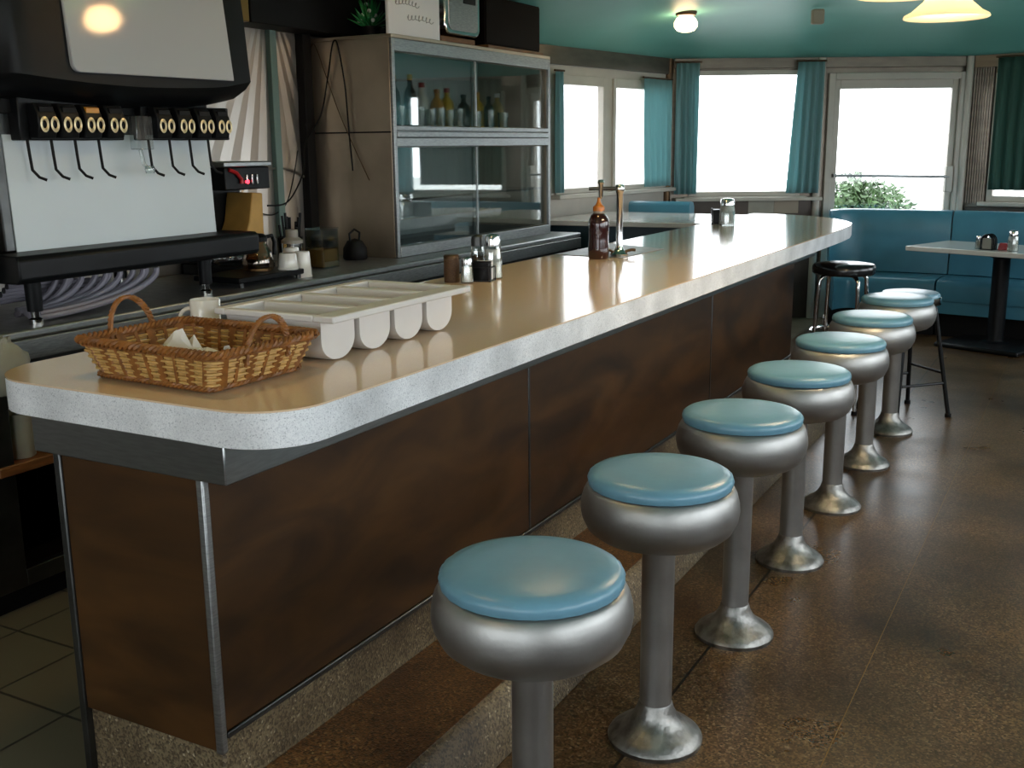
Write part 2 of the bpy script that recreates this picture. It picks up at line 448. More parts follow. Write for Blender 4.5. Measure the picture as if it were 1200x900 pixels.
# door
d = bpy.data.objects.new('door_1', None); COL.objects.link(d); d.location = (A.x, A.y, 0); d.rotation_euler = (0, 0, angF); struct(d)
mb = MB()
s0, s1, z0, z1 = 1.42, 2.58, .0, 2.14
mb.box(s0-.03, -.04, 0, s0+.03, .08, 2.17); mb.box(s1-.03, -.04, 0, s1+.03, .08, 2.17); mb.box(s0+.03, -.04, 2.11, s1-.03, .08, 2.17)
mb.build('door_frame', M['frame'], d, bevel=.006)
mb = MB()
mb.box(1.452, 0, .02, 1.505, .05, 2.135); mb.box(2.495, 0, .02, 2.548, .05, 2.135)
mb.box(1.505, 0, 2.035, 2.495, .05, 2.135); mb.box(1.505, 0, .02, 2.495, .05, .3)
mb.build('door_leaf', M['frame'], d, bevel=.005)
MB().box(1.50, .02, .295, 2.50, .026, 2.04).build('pane', M['glass'], d, smooth=0)
mb = MB(); mb.tube([(1.48, -.05, 1.285), (2.5, -.05, 1.265)], .012, 10); mb.box(1.47, -.055, 1.27, 1.49, .005, 1.3)
mb.build('push_bar', M['steel'], d)
MB().box(2.47, -.06, 1.13, 2.535, .0, 1.36).build('lock_box', M['frame'], d, bevel=.008)

# ceiling: curved cove rising from the wall tops
poly = [B0, B1, A, D2, R2, R3]
def inset(poly, dist):
    n = len(poly); res = []
    for i in range(n):
        a, b_, c = poly[i-1], poly[i], poly[(i+1) % n]
        d1 = (b_-a).normalized(); d2 = (c-b_).normalized()
        n1 = Vector((d1.y, -d1.x)); n2 = Vector((d2.y, -d2.x))
        k = (n1+n2); k = k/(1+n1.dot(n2))
        res.append(b_+k*dist)
    return res
rows = []
for dist, z in ((-.13, 2.30), (0, 2.30), (.08, 2.34), (.2, 2.395), (.4, 2.455), (.7, 2.51), (1.1, 2.55)):
    rows.append([(p.x, p.y, z) for p in inset(poly, dist)])
mb = MB(); mb.grid(rows, closed=True); n = len(poly)
mb.f.append(tuple(range((len(rows)-1)*n, len(rows)*n)))
struct(mb.build('ceiling', M['teal'], smooth=60, solid=.02))
# brown rib across the flat of the ceiling
fx, fy = -.480, .877; rx_, ry_ = .877, .480
def cam_xy(dep, lat): return (1.366+fx*dep+rx_*lat, -1.542+fy*dep+ry_*lat)
p = cam_xy(7.0, 2.4)
struct(MB().box(-.75, -.03, 2.525, .75, .03, 2.556).build('trim_11', M['bronze'], None, (p[0], p[1], 0), atan2(ry_, rx_)))

# floors
struct(MB().box(-.78, -3.7, -.05, 3.1, 9.3, 0).build('floor', M['floor'], smooth=0))
struct(MB().box(-2.7, -3.7, -.05, -.78, 9.3, 0).build('floor', M['tile'], smooth=0))
struct(MB().box(.8625, -3.5, 0, .8647, 7.0, .0012).build('trim_12', M['brass'], smooth=0))
struct(MB().box(-30, -20, -.25, 40, 50, -.15).build('ground', M['ground'], smooth=0))

# ------------------------------------------------------------------ lunch counter
H = 1.066
ct = thing('lunch_counter', 'long lunch counter with cream laminate top, white speckled edge and brown wood panels', 'counter', (0, 0, 0))
top = arc(-.917+.17, .17, .17, 180, 270, 9)+arc(-.15, .15, .15, 270, 360, 10)+[(0, 2.5), (0, 5.1), (-.012, 5.4), (-.05, 5.64), (-.13, 5.84), (-.25, 6.03), (-.42, 6.2), (-.62, 6.32), (-.78, 6.37), (-.917, 6.38), (-.917, 3)]
MB().prism(top, .988, H-.004).build('edge_band', M['band'], ct, smooth=30)
MB().prism(top, H-.004, H).build('top_surface', M['laminate'], ct, smooth=30)['label'] = 'cream laminate counter surface'
ap = [(-.735, .007), (-.15, .007), (-.15, 5.1), (-.3, 5.6), (-.735, 5.9)]
MB().prism(ap, .903, .9875).build('apron', M['apron'], ct, bevel=.003, smooth=30)
base = [(-.69, .035), (-.240, .035), (-.240, 4.945), (-.5, 5.45), (-.69, 5.65)]
MB().prism(base, .292, .9025).build('carcass', M['wood'], ct, smooth=30)
for a, b_ in ((.04, 1.49), (1.505, 3.382), (3.398, 4.94)):
    MB().box(-.2405, a, .31, -.2355, b_, .902).build('front_panel', M['wood'], ct, bevel=.001)
MB().box(-.672, .0285, .262, -.25, .0345, .902).build('end_panel', M['wood'], ct, bevel=.001)
for yy in (1.4975, 3.390): MB().box(-.2385, yy-.006, .30, -.234, yy+.006, .902).build('seam_trim', M['steel_dark'], ct, bevel=.001)
MB().box(-.252, .022, .26, -.232, .042, .9025).build('corner_trim', M['steel'], ct, bevel=.004)
MB().box(-.694, .022, .0, -.672, .05, .9025).build('end_trim', M['steel_dark'], ct, bevel=.003)
MB().box(-.2385, .042, .292, -.230, 4.945, .308).build('base_trim', M['steel_dark'], ct, bevel=.003)
MB().prism([(-.69, .04), (-.245, .04), (-.245, 4.94), (-.51, 5.43), (-.69, 5.64)], .0, .2915).build('plinth', M['plinth'], ct, bevel=.006)
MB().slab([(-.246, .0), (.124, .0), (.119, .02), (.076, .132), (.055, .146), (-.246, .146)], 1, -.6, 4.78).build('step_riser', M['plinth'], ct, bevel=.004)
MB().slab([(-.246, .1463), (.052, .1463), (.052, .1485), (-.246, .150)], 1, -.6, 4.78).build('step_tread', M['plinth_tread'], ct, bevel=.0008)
# the return of the counter to the bay wall
rc = thing('return_counter', 'pale counter return joining the bay wall, beyond the glass display case', 'counter')
MB().prism([(-2.33, 5.47), (-.93, 5.61), (-.93, 6.62), (-2.20, 6.62)], 1.005, 1.04).build('countertop', M['tabletop'], rc, bevel=.005)
MB().prism([(-2.28, 5.56), (-.98, 5.70), (-.98, 6.2), (-2.2, 6.2)], .0, 1.0045).build('front_panel', M['tealdark'], rc, bevel=.005)

# ------------------------------------------------------------------ counter stools
st = thing('counter_stool', '', 'stool', (.433, .235, 0), group='pedestal stools along the counter')
MB().lathe([(0, .0), (.126, .0), (.128, .012), (.122, .022), (.108, .034), (.082, .05), (.062, .07), (.05, .092), (.046, .108), (.043, .112)], n=48).build('base', M['alu_worn'], st)
MB().lathe([(.043, .105), (.043, .583), (.046, .59)], n=32).build('pole', M['alu'], st)
MB().lathe([(r*1.02, .578+(z_-.578)*1.06) for r, z_ in ((.04, .578), (.10, .578), (.135, .582), (.163, .592), (.184, .609), (.1965, .634), (.2005, .656), (.199, .676), (.1935, .696), (.186, .710), (.178, .7165), (.0, .7165))], n=64).build('shell', M['alu'], st, smooth=50)
rows = []
for r, z in ((.1795, .7165), (.181, .722), (.183, .731), (.180, .740), (.170, .7475), (.15, .752), (.10, .7555), (.05, .757), (.012, .7575)):
    w = .0007 if r > .175 else 0; r *= 1.022; z += .0088
    rows.append([((r+w*(sin(29*t)+.6*sin(53*t+1)))*cos(t), (r+w*(sin(29*t)+.6*sin(53*t+1)))*sin(t), z) for t in [2*pi*k/120 for k in range(120)]])
mb = MB(); mb.grid(rows, closed=True); nn = len(rows)
mb.f.append(tuple((nn-1)*120+k for k in range(120)))
mb.build('cushion', M['vinyl'], st, smooth=60)
slabels = ['blue cushioned pedestal stool nearest the front, its base out of frame', 'second pedestal stool along the counter, blue cushion on silver bowl seat',
           'third pedestal stool along the counter, blue cushion, worn silver base', 'fourth pedestal stool along the counter, middle of the row of seven',
           'fifth pedestal stool along the counter, blue cushion over silver bowl', 'sixth pedestal stool along the counter, just before the last one',
           'last pedestal stool of the row, in front of the stool with splayed black legs']
st['label'] = slabels[0]
for i in range(1, 7):
    c = copy_tree(st); c.location = (.433, .235+.7142*i, 0); c['label'] = slabels[i]; c.rotation_euler.z = i*1.1

# ------------------------------------------------------------------ loose stools at the far end
def bar_stool(name, label, loc, seat_m, leg_m, zs, rs, spread, legr, rz, ringz, cross, rim=False):
    t = thing(name, label, 'stool', loc, rz)
    MB().lathe([(0, zs-.062), (rs*.93, zs-.062), (rs*.99, zs-.052), (rs, zs-.03), (rs*.985, zs-.012), (rs*.93, zs-.002), (rs*.6, zs+.006), (0, zs+.008)], n=48).build('seat', seat_m, t)
    if rim: MB().lathe([(rs*.95, zs-.07), (rs*1.04, zs-.066), (rs*1.06, zs-.045), (rs*1.04, zs-.028), (rs*.99, zs-.024)], n=48).build('seat_rim', M['chrome'], t)
    rt = rs*.62
    for k in range(4):
        a = pi/4+k*pi/2
        tp = Vector((rt*cos(a), rt*sin(a), zs-.064)); kn = Vector((rs*.86*cos(a), rs*.86*sin(a), zs-.095)); ft = Vector((spread*cos(a), spread*sin(a), .012))
        pts = [tp-Vector((tp.x*.4, tp.y*.4, 0)), tp, tp.lerp(kn, .6)+Vector((0, 0, .006)), kn, kn.lerp(ft, .05)]+[kn.lerp(ft, .1+.9*j/6) for j in range(7)]
        lg = MB().tube(pts, legr, 10).build('leg', leg_m, t)
        MB().lathe([(0, 0), (legr*1.5, 0), (legr*1.4, .02), (0, .022)], (ft.x, ft.y, 0), 12).build('foot_cap', M['blackmatte'], lg)
    def at(k, z):
        a = pi/4+k*pi/2; f = (zs-.095-z)/(zs-.107); r = rs*.86+(spread-rs*.86)*f
        return (r*cos(a), r*sin(a), z)
    if cross:
        for z, ks in ((ringz, (0, 2)), (ringz-.06, (1, 3))):
            for k in ks: MB().tube([at(k, z), at(k+1, z)], legr*.65, 8).build('crossbar', leg_m, t)
    else:
        f = (zs-.095-ringz)/(zs-.107); r = rs*.86+(spread-rs*.86)*f
        MB().tube([(r*cos(2*pi*k/40), r*sin(2*pi*k/40), ringz) for k in range(40)], legr*.8, 8, closed=True).build('foot_ring', M['chrome'], t)
    return t
bar_stool('bar_stool', 'tall bar stool with black vinyl seat and chrome legs by the counter end', (.05, 4.97, 0), M['blackvinyl'], M['chrome'], .875, .182, .20, .012, -.03, .47, False)
bar_stool('tripod_stool', 'low stool with grey seat and splayed thin black legs behind the last pedestal stool', (.43, 5.0, 0), M['vinyl'], M['darkmetal'], .725, .165, .255, .0125, -.75, .26, True, True)

# ------------------------------------------------------------------ wicker basket with napkins
bk = thing('wicker_basket', 'brown wicker basket with two looped handles on the near end of the counter', 'basket', (-.440, .248, H), radians(-2))
BX, BY, RX, RY, BH = .178, .140, .218, .160, .088
def rect_loop(hx, hy, n, rad=.02):
    pts = []
    for (cx, cy, a0) in ((hx-rad, hy-rad, 0), (-hx+rad, hy-rad, 90), (-hx+rad, -hy+rad, 180), (hx-rad, -hy+rad, 270)):
        for q in range(5):
            a = radians(a0+90*q/4); pts.append(Vector((cx+rad*cos(a), cy+rad*sin(a))))
    # resample evenly
    L_ = [(pts[(i+1) % len(pts)]-pts[i]).length for i in range(len(pts))]; T = sum(L_); res = []
    i = 0; acc = 0
    for k in range(n):
        s_ = T*k/n
        while acc+L_[i] < s_: acc += L_[i]; i += 1
        res.append(pts[i].lerp(pts[(i+1) % len(pts)], (s_-acc)/L_[i]))
    return res
NS = 160; pale = MB(); brown = MB()
nst = 32
for lv in range(11):
    t_ = (lv+.6)/11.6
    lp = rect_loop(BX+(RX-BX)*t_, BY+(RY-BY)*t_, NS)
    pts = []
    for k, p_ in enumerate(lp):
        nrm = p_.normalized()
        off = .0035*sin(2*pi*k*nst/2/NS+pi*lv)
        pts.append((p_.x+nrm.x*off, p_.y+nrm.y*off, .006+t_*(BH-.01)))
    (pale if lv not in (0, 10) else brown).tube(pts, .0037, 6, closed=True)
pale.build('woven_side', M['wicker_pale'], bk)
for k in range(nst):
    lp0 = rect_loop(BX, BY, nst); lp1 = rect_loop(RX, RY, nst)
    p0, p1 = lp0[k], lp1[k]
    wide = .0125 if k % 2 == 0 else .005
    tdir = (lp1[(k+1) % nst]-lp1[k-1]).normalized()
    q = []
    for p_, z in ((p0, .004), (p1, BH)):
        o_ = p_.normalized()*.0052
        q.append([(p_.x+o_.x+tdir.x*wide, p_.y+o_.y+tdir.y*wide, z), (p_.x+o_.x-tdir.x*wide, p_.y+o_.y-tdir.y*wide, z),
                  (p_.x-o_.x*.9-tdir.x*wide, p_.y-o_.y*.9-tdir.y*wide, z), (p_.x-o_.x*.9+tdir.x*wide, p_.y-o_.y*.9+tdir.y*wide, z)])
    brown.grid(q, closed=True)
brown.build('stakes', M['wicker'], bk)
mb = MB(); NR = 220
for ph in (0, 2*pi/3, 4*pi/3):
    for hx, hy, zc, w, r in ((RX+.002, RY+.002, BH, .008, .0055), (BX+.004, BY+.004, .009, .005, .004)):
        lp = rect_loop(hx, hy, NR)
        mb.tube([(p_.x+p_.normalized().x*w*cos(34*2*pi*k/NR+ph), p_.y+p_.normalized().y*w*cos(34*2*pi*k/NR+ph), zc+w*.75*sin(34*2*pi*k/NR+ph)) for k, p_ in enumerate(lp)], r, 6, closed=True)
mb.build('braided_rim', M['wicker'], bk)
mb = MB(); mb.prism([(p_.x, p_.y) for p_ in rect_loop(BX, BY, 40)], .001, .008); mb.build('bottom', M['wicker'], bk)
for sx, lean in ((-1, -.01), (1, .005)):
    mb = MB()
    for ph in (0, 2*pi/3, 4*pi/3):
        pts = []
        for i in range(49):
            a = pi*i/48
            cz = BH-.035+(.112 if sx < 0 else .098)*sin(a)**.8; cy = -.002-.066*cos(a)
            tw = 9*2*pi*i/48+ph
            pts.append((sx*(RX-.004)+lean*2*sin(a)+.0045*cos(tw), cy+.0045*sin(tw)*sin(a), cz+.0045*sin(tw)*abs(cos(a))))
        mb.tube(pts, .0045, 6)
    mb.build('handle', M['wicker'], bk)
def crumple(name, label, cat, c, s, seed, rz=0, group=None):
    rnd = random.Random(seed); rows = []; N1 = 9
    for i in range(N1):
        r = []
        for j in range(N1):
            u, v = i/(N1-1)-.5, j/(N1-1)-.5
            h = .004+(.5-max(abs(u), abs(v)))*s[2]*2*rnd.uniform(.35, 1.1)
            r.append((u*s[0]*(1+rnd.uniform(-.1, .1)), v*s[1]*(1+rnd.uniform(-.1, .1)), h))
        rows.append(r)
    o = MB().grid(rows).build(name, M['paper'], None, c, rz, smooth=25, solid=.0015)
    return tag(o, label, cat, group)
crumple('paper_napkin', 'crumpled white paper napkin on the left inside the wicker basket', 'napkin', (-.495, .255, H+.011), (.17, .14, .105), 3, .4)
crumple('paper_napkin', 'smaller crumpled white paper napkin on the right inside the wicker basket', 'napkin', (-.325, .225, H+.011), (.09, .11, .08), 8, -.1)

# ------------------------------------------------------------------ mug and cutlery bin
def mug(loc, label, rz, hide=False):
    t = thing('coffee_mug', label, 'mug', loc, rz)
    MB().lathe([(0, .0), (.034, .0), (.039, .006), (.0405, .03), (.042, .098), (.0405, .1), (.0385, .097), (.037, .03), (.034, .01), (0, .008)], n=32).build('body', M['ceramic'], t)
    MB().tube([(.040+.0*i+.030*sin(pi*i/12), 0, .026+.05*(1-cos(pi*i/12))/2) for i in range(13)], .0055, 8).build('handle', M['ceramic'], t)
    return t
mug((-.815, .655, H), 'white ceramic mug between the wicker basket and the cutlery bin', radians(215))

cb = thing('cutlery_bin', 'grey white plastic cutlery bin with four rounded compartments on the counter', 'bin', (-.385, .755, H))
for k in range(4):
    yc = -.232+k*.154
    w0, hh = .066, .108
    def ring(x, w, z0_, z1_, n=16):
        # U section: straight sides at the top, half ellipse below
        pts = [(x, yc-w, z1_)]
        for i in range(n+1):
            a = pi+pi*i/n
            pts.append((x, yc+w*cos(a), z0_+.05+(.05)*sin(a)))
        pts.append((x, yc+w, z1_)); return pts
    x0, x1 = -.155, .155
    mb = MB()
    outer = [ring(x0-.012, w0-.004, .0+.012, hh), ring(x0, w0, .0, hh), ring(x1-.035, w0, .0, hh), ring(x1-.02, w0, 0.003, hh)]
    mb.grid(outer)
    inner = [ring(x0+.004, w0-.005, .005, hh), ring(x1-.03, w0-.005, .005, hh)]
    mb.grid([r[::-1] for r in inner])
    for r in (outer[0][::-1], outer[-1], inner[0], inner[-1][::-1]):
        mb.add(r, [tuple(range(len(r)))])
    for sgn, q0, q1 in ((0, outer, inner),):
        pass
    mb.build('compartment', M['bin'], cb, smooth=40)
mb = MB()
xa, xb, ya, yb = -.188, .188, -.316, .316
xs = [(xa, xa+.034), (xb-.062, xb)]
for a, b_ in xs: mb.box(a, ya, .104, b_, yb, .121)
ys = [ya]+[-.232+k*.154-.061 for k in range(4)]+[yb]
edges = [(ya, -.232-.061)]+[(-.232+k*.154+.061, -.232+(k+1)*.154-.061) for k in range(3)]+[(-.232+3*.154+.061, yb)]
for a, b_ in edges: mb.box(xa+.034, a, .104, xb-.062, b_, .121)
mb.build('rim', M['bin'], cb, bevel=.004)

# ------------------------------------------------------------------ condiments
def shaker(name, label, cat, loc, r, h, fill, capm, tall=False, group=None, capr=1.0, caph=.25, fillh=.6):
    t = thing(name, label, cat, loc, 0, group)
    n = 12
    MB().lathe([(0, 0), (r*.96, 0), (r, .004), (r*.97, h*.5), (r*.80, h*(1-caph)), (r*.78, h*(1-caph)+.002), (r*.7, h*(1-caph)+.002), (r*.74, h*(1-caph)-.004), (r*.9, h*.45), (r*.9, .006), (0, .005)], n=n).build('glass_body', M['clear'], t, smooth=20)
    f = fillh*h
    MB().lathe([(0, .0065), (r*.885, .0065), (r*.87, f*.6), (r*.8, f), (0, f+.004)], n=20).build('contents', fill, t)
    zc = h*(1-caph)+.002
    MB().lathe([(r*.86*capr, zc-.006), (r*.86*capr, zc+h*caph*.45), (r*.78*capr, zc+h*caph*.75), (r*.5*capr, h*.985), (0, h)], n=24).build('cap', capm, t)
    return t
shaker('sugar_shaker', 'tall sugar shaker with chrome cap, rightmost of the counter condiment cluster', 'shaker', (-.715, 2.11, H), .036, .176, M['salt'], M['chrome'], fillh=.66)
shaker('pepper_shaker', 'glass shaker with brown contents at the back of the condiment cluster', 'shaker', (-.79, 2.12, H), .030, .17, M['pepper'], M['steel_dark'], fillh=.5)
shaker('salt_shaker', 'short salt shaker with chrome top at the front of the condiment cluster', 'shaker', (-.735, 1.945, H), .0235, .10, M['salt'], M['chrome'], fillh=.62)
t = thing('pepper_mill', 'brown textured cylinder shaker, leftmost of the counter condiment cluster', 'shaker', (-.81, 1.955, H))
mb = MB(); mb.lathe([(0, 0), (.029, 0), (.03, .004), (.03, .088), (.0, .088)], n=28); mb.build('body', M['pepper'], t)
MB().lathe([(0, .0885), (.0305, .0885), (.031, .1), (.026, .105), (0, .107)], n=28).build('lid', M['bronze'], t)
t = thing('packet_caddy', 'small black wire caddy full of packets among the counter condiments', 'caddy', (-.715, 2.03, H), radians(10))
mb = MB(); mb.box(-.04, -.03, 0, .04, .03, .004)
for sy in (-.03, .03):
    mb.tube([(-.04, sy, 0), (-.04, sy, .055), (.04, sy, .055), (.04, sy, 0)], .0025, 6)
for sx in (-.04, .04): mb.tube([(sx, -.03, .055), (sx, .03, .055)], .0025, 6)
mb.build('wire_rack', M['darkmetal'], t)
for k in range(6):
    o = MB().box(-.032, -.026+k*.0095, .0045, .032, -.020+k*.0095, .072+.004*(k % 2)).build('sugar_packet', M['black'] if k < 4 else M['paper'], None, (-.715, 2.03, H), radians(10), bevel=.001)
    tag(o, ('dark sugar packet standing in the black caddy on the counter' if k < 4 else 'white sugar packet standing in the black caddy on the counter'), 'packet', 'packets in the counter caddy')

# sauce bottle
t = thing('sauce_bottle', 'dark red sauce bottle with amber pointed cap beside the tall tap', 'bottle', (-.645, 2.965, H))
MB().lathe([(0, 0), (.043, 0), (.047, .006), (.048, .05), (.045, .085), (.0455, .12), (.048, .155), (.045, .178), (.035, .197), (.025, .206), (0, .208)], n=32).build('bottle_body', M['sauce'], t)
MB().lathe([(.0235, .203), (.0245, .21), (.0245, .216), (.0, .216)], n=24).build('collar', M['cream'], t)
MB().lathe([(0, .2165), (.027, .2165), (.0265, .235), (.015, .244), (.009, .256), (.0055, .276), (0, .278)], n=20).build('cap', M['orange'], t)
# glass filler tap standing on a steel plate
t = thing('filler_tap', 'chrome water filler tap on a tall post with a horizontal spout arm', 'tap', (-.60, 3.10, H))
MB().lathe([(0, 0.003), (.042, .003), (.044, .012), (.03, .02), (.02, .034), (.0155, .05), (.0155, .29), (.019, .295), (.022, .305), (.022, .322), (.016, .33), (0, .332)], n=24).build('post', M['chrome'], t)
MB().tube([(0, 0, .312), (-.10, -.05, .313), (-.128, -.064, .312)], .0085, 10).build('spout_arm', M['steel_dark'], t)
mb = MB(); mb.lathe([(0, .265), (.007, .265), (.011, .285), (.012, .33), (.016, .34), (.012, .352), (0, .354)], (-.078, -.039, 0), 16); mb.build('spout', M['chrome'], t)
mb = MB(); mb.tube([(.02, .02, .02), (.05, .03, .03), (.065, .04, .028)], .007, 8); mb.tube([(-.03, .0, .018), (-.05, -.01, .03)], .006, 8); mb.build('base_lugs', M['bronze'], t)
o = MB().prism([(-.91, 3.05), (-.56, 3.02), (-.53, 3.5), (-.9, 3.68)], H+.0002, H+.0025).build('drain_plate', M['steel'], bevel=.001)
tag(o, 'thin steel drain plate set on the counter around the tall tap', 'plate')
# far end of the counter
shaker('sugar_shaker', 'sugar shaker with chrome cap standing alone at the far end of the counter', 'shaker', (-.745, 5.2, H), .053, .17, M['salt'], M['chrome'], fillh=.7)
t = thing('napkin_holder', 'black napkin holder beside the lone sugar shaker at the far counter end', 'napkin holder', (-.835, 5.27, H), radians(20))
mb = MB(); mb.box(-.035, -.06, 0, .035, .06, .008); mb.box(-.035, -.06, .008, -.030, .06, .10); mb.box(.030, -.06, .008, .035, .06, .10); mb.build('holder', M['black'], t, bevel=.003)
MB().box(-.026, -.055, .0085, .026, .055, .092).build('napkins', M['black'], t, bevel=.003)

# ------------------------------------------------------------------ back bar
bb = thing('back_bar', 'long stainless back counter with dark cabinets behind the lunch counter', 'counter')
XF = -1.785; ZB = .985
MB().box(-2.525, .60, ZB-.03, XF, 5.22, ZB).build('worktop', M['steel'], bb, bevel=.008)
MB().box(-2.5, .62, .885, XF+.012, 5.2, ZB-.031).build('front_rail', M['steel'], bb, bevel=.003)
mb = MB()
mb.box(XF-.035, .58, .1, XF, .70, .884); mb.box(XF-.035, .70, .1, XF, 1.22, .16); mb.box(XF-.035, 1.22, .1, XF, 1.32, .884)
for yy in (2.2, 3.1, 4.0, 5.1): mb.box(XF-.035, yy, .1, XF, yy+.08, .884)
mb.box(XF-.035, .70, .8, XF, 5.18, .884); mb.box(XF-.035, 1.32, .1, XF, 5.18, .16)
mb.build('face_frame', M['steel_dark'], bb, bevel=.002)
mb = MB(); mb.box(-2.5, .6, .1, -2.46, 5.18, .884); mb.box(-2.46, .6, .1, XF-.036, .63, .884); mb.box(-2.46, 5.15, .1, XF-.036, 5.18, .884); mb.box(-2.46, .63, .1, XF-.036, 5.15, .13)
mb.box(-2.46, 1.29, .13, XF-.036, 1.31, .884); mb.build('carcass', M['blackmatte'], bb)
mb = MB(); mb.box(-2.45, .6, .0, XF-.07, 5.18, .099); mb.build('toe_kick', M['blackmatte'], bb)
MB().box(-2.45, .635, .505, XF+.01, 1.285, .54).build('shelf_board', M['wood_light'], bb, bevel=.004)
for yy in (1.34, 2.29, 3.19, 4.09):
    w = .85 if yy < 2 else .8 if yy < 3.9 else 1.0
    dd = MB().box(XF-.03, yy, .165, XF+.004, yy+w, .795).build('door', M['black'], bb, bevel=.004)
    MB().tube([(XF+.004, yy+.05, .72), (XF+.03, yy+.05, .72), (XF+.03, yy+.2, .72), (XF+.004, yy+.2, .72)], .006, 8).build('handle', M['steel'], dd)
t = thing('pitcher', 'white plastic pitcher on the wooden shelf under the back counter', 'pitcher', (-1.85, .775, .5405), radians(200))
MB().lathe([(0, 0), (.045, 0), (.05, .006), (.058, .15), (.062, .16), (.058, .158), (.05, .02), (0, .01)], n=28).build('body', M['plasticbag'], t)
MB().tube([(.052, 0, .03), (.085, 0, .045), (.09, 0, .1), (.056, 0, .13)], .007, 8).build('handle', M['plasticbag'], t)

# crumpled plastic bag at the very end
rnd = random.Random(5); rows = []
for i in range(13):
    th = i/12; z = .80+.185*th
    rr = .02+.065*sin(pi*min(1, th*1.05+.05))**.7
    rows.append([(-1.715+.6*rr*cos(a)*(1+rnd.uniform(-.12, .12)), .665+rr*1.0*sin(a)*(1+rnd.uniform(-.12, .12)), z+rnd.uniform(-.006, .006)) for a in [2*pi*k/18 for k in range(18)]])
mb = MB(); mb.grid(rows, closed=True); mb.f.append(tuple(range(17, -1, -1))); mb.f.append(tuple(12*18+k for k in range(18)))
tag(mb.build('plastic_bag', M['plasticbag'], smooth=30), 'crumpled cloudy plastic bag hanging at the left end of the back counter', 'bag')
struct(MB().box(-2.5, .735, ZB+.001, -1.90, .76, 2.3).build('trim_13', M['frame'], bevel=.003))

# ------------------------------------------------------------------ drinks dispenser
sd = thing('drinks_dispenser', 'large black soda dispenser with pale front panel and eight valves', 'dispenser', (0, 0, ZB))
Z = lambda z: z-ZB
for yy in (.90, 1.72):
    for xx in (-1.86, -2.36):
        MB().lathe([(0, .0), (.024, .0), (.024, .018), (.014, .024), (.014, .045), (0, .045)], (xx, yy, 0), 20).build('foot', M['chrome'], sd)
        MB().lathe([(0, .0455), (.026, .0455), (.028, .146), (0, .146)], (xx, yy, 0), 20).build('leg', M['black'], sd)
MB().slab([(-2.45, Z(1.132)), (-1.80, Z(1.135)), (-1.785, Z(1.15)), (-1.785, Z(1.215)), (-1.80, Z(1.23)), (-2.45, Z(1.23))], 1, .80, 1.975).build('drip_tray', M['black'], sd, bevel=.006)
MB().slab([(-1.945, Z(1.2305)), (-1.94, Z(1.2305)), (-1.955, Z(1.63)), (-1.96, Z(1.63))], 1, .915, 1.885).build('splash_panel', M['whitepanel'], sd)
MB().slab([(-2.44, Z(1.231)), (-1.946, Z(1.231)), (-1.962, Z(1.78)), (-2.44, Z(1.78))], 1, .875, 1.875).build('cabinet', M['steel_dark'], sd, bevel=.006)
MB().box(-1.96, .95, Z(1.61), -1.905, 1.40, Z(1.755)).build('valve_rail', M['black'], sd, bevel=.004)
MB().box(-1.97, .87, Z(1.70), -1.94, 1.88, Z(1.80)).build('neck', M['blackmatte'], sd, bevel=.004)
MB().box(-1.96, 1.49, Z(1.61), -1.905, 1.965, Z(1.74)).build('valve_rail', M['black'], sd, bevel=.004)
for yy in (1.022, 1.118, 1.218, 1.322, 1.558, 1.665, 1.772, 1.875):
    v_ = MB()
    v_.slab([(-1.904, Z(1.615)), (-1.86, Z(1.615)), (-1.845, Z(1.66)), (-1.85, Z(1.70)), (-1.87, Z(1.735)), (-1.904, Z(1.735))], 1, yy-.038, yy+.038)
    vo = v_.build('valve', M['black'], sd, bevel=.005)
    for dy in (-.021, .021):
        mb = MB()
        mb.lathe([(.013, -.003), (.016, .003), (.011, .005), (.008, .002)], n=20, tilt=Matrix.Rotation(radians(90), 4, 'Y') @ Matrix.Diagonal((1.7, 1.1, 1, 1)))
        mb.move(Matrix.Translation((-1.842, yy+dy, Z(1.663))))
        mb.build('valve_badge', M['badge'], vo)
    mb = MB(); mb.slab([(-1.872, Z(1.71)), (-1.851, Z(1.705)), (-1.851, Z(1.722)), (-1.868, Z(1.727))], 1, yy-.028, yy+.028)
    mb.build('valve_window', M['amber'] if abs(yy-1.218) < .01 else M['blackmatte'], vo)
    MB().tube([(-1.875, yy-0.070, Z(1.612)), (-1.873, yy-0.068, Z(1.56)), (-1.872, yy-0.064, Z(1.51)), (-1.86, yy-0.048, Z(1.485)), (-1.845, yy-0.030, Z(1.475))], .0052, 8).build('lever', M['blackmatte'], vo)
# clear nozzle block in the middle gap
mb = MB(); mb.box(-1.90, 1.42, Z(1.575), -1.86, 1.50, Z(1.70)); mb.tube([(-1.88, 1.45, Z(1.575)), (-1.88, 1.462, Z(1.52)), (-1.87, 1.475, Z(1.50))], .008, 8)
mb.lathe([(.016, Z(1.485)), (.02, Z(1.50)), (.016, Z(1.515)), (.012, Z(1.50))], (-1.868, 1.478, 0), 16)
mb.build('water_nozzle', M['clear'], sd, bevel=.003)
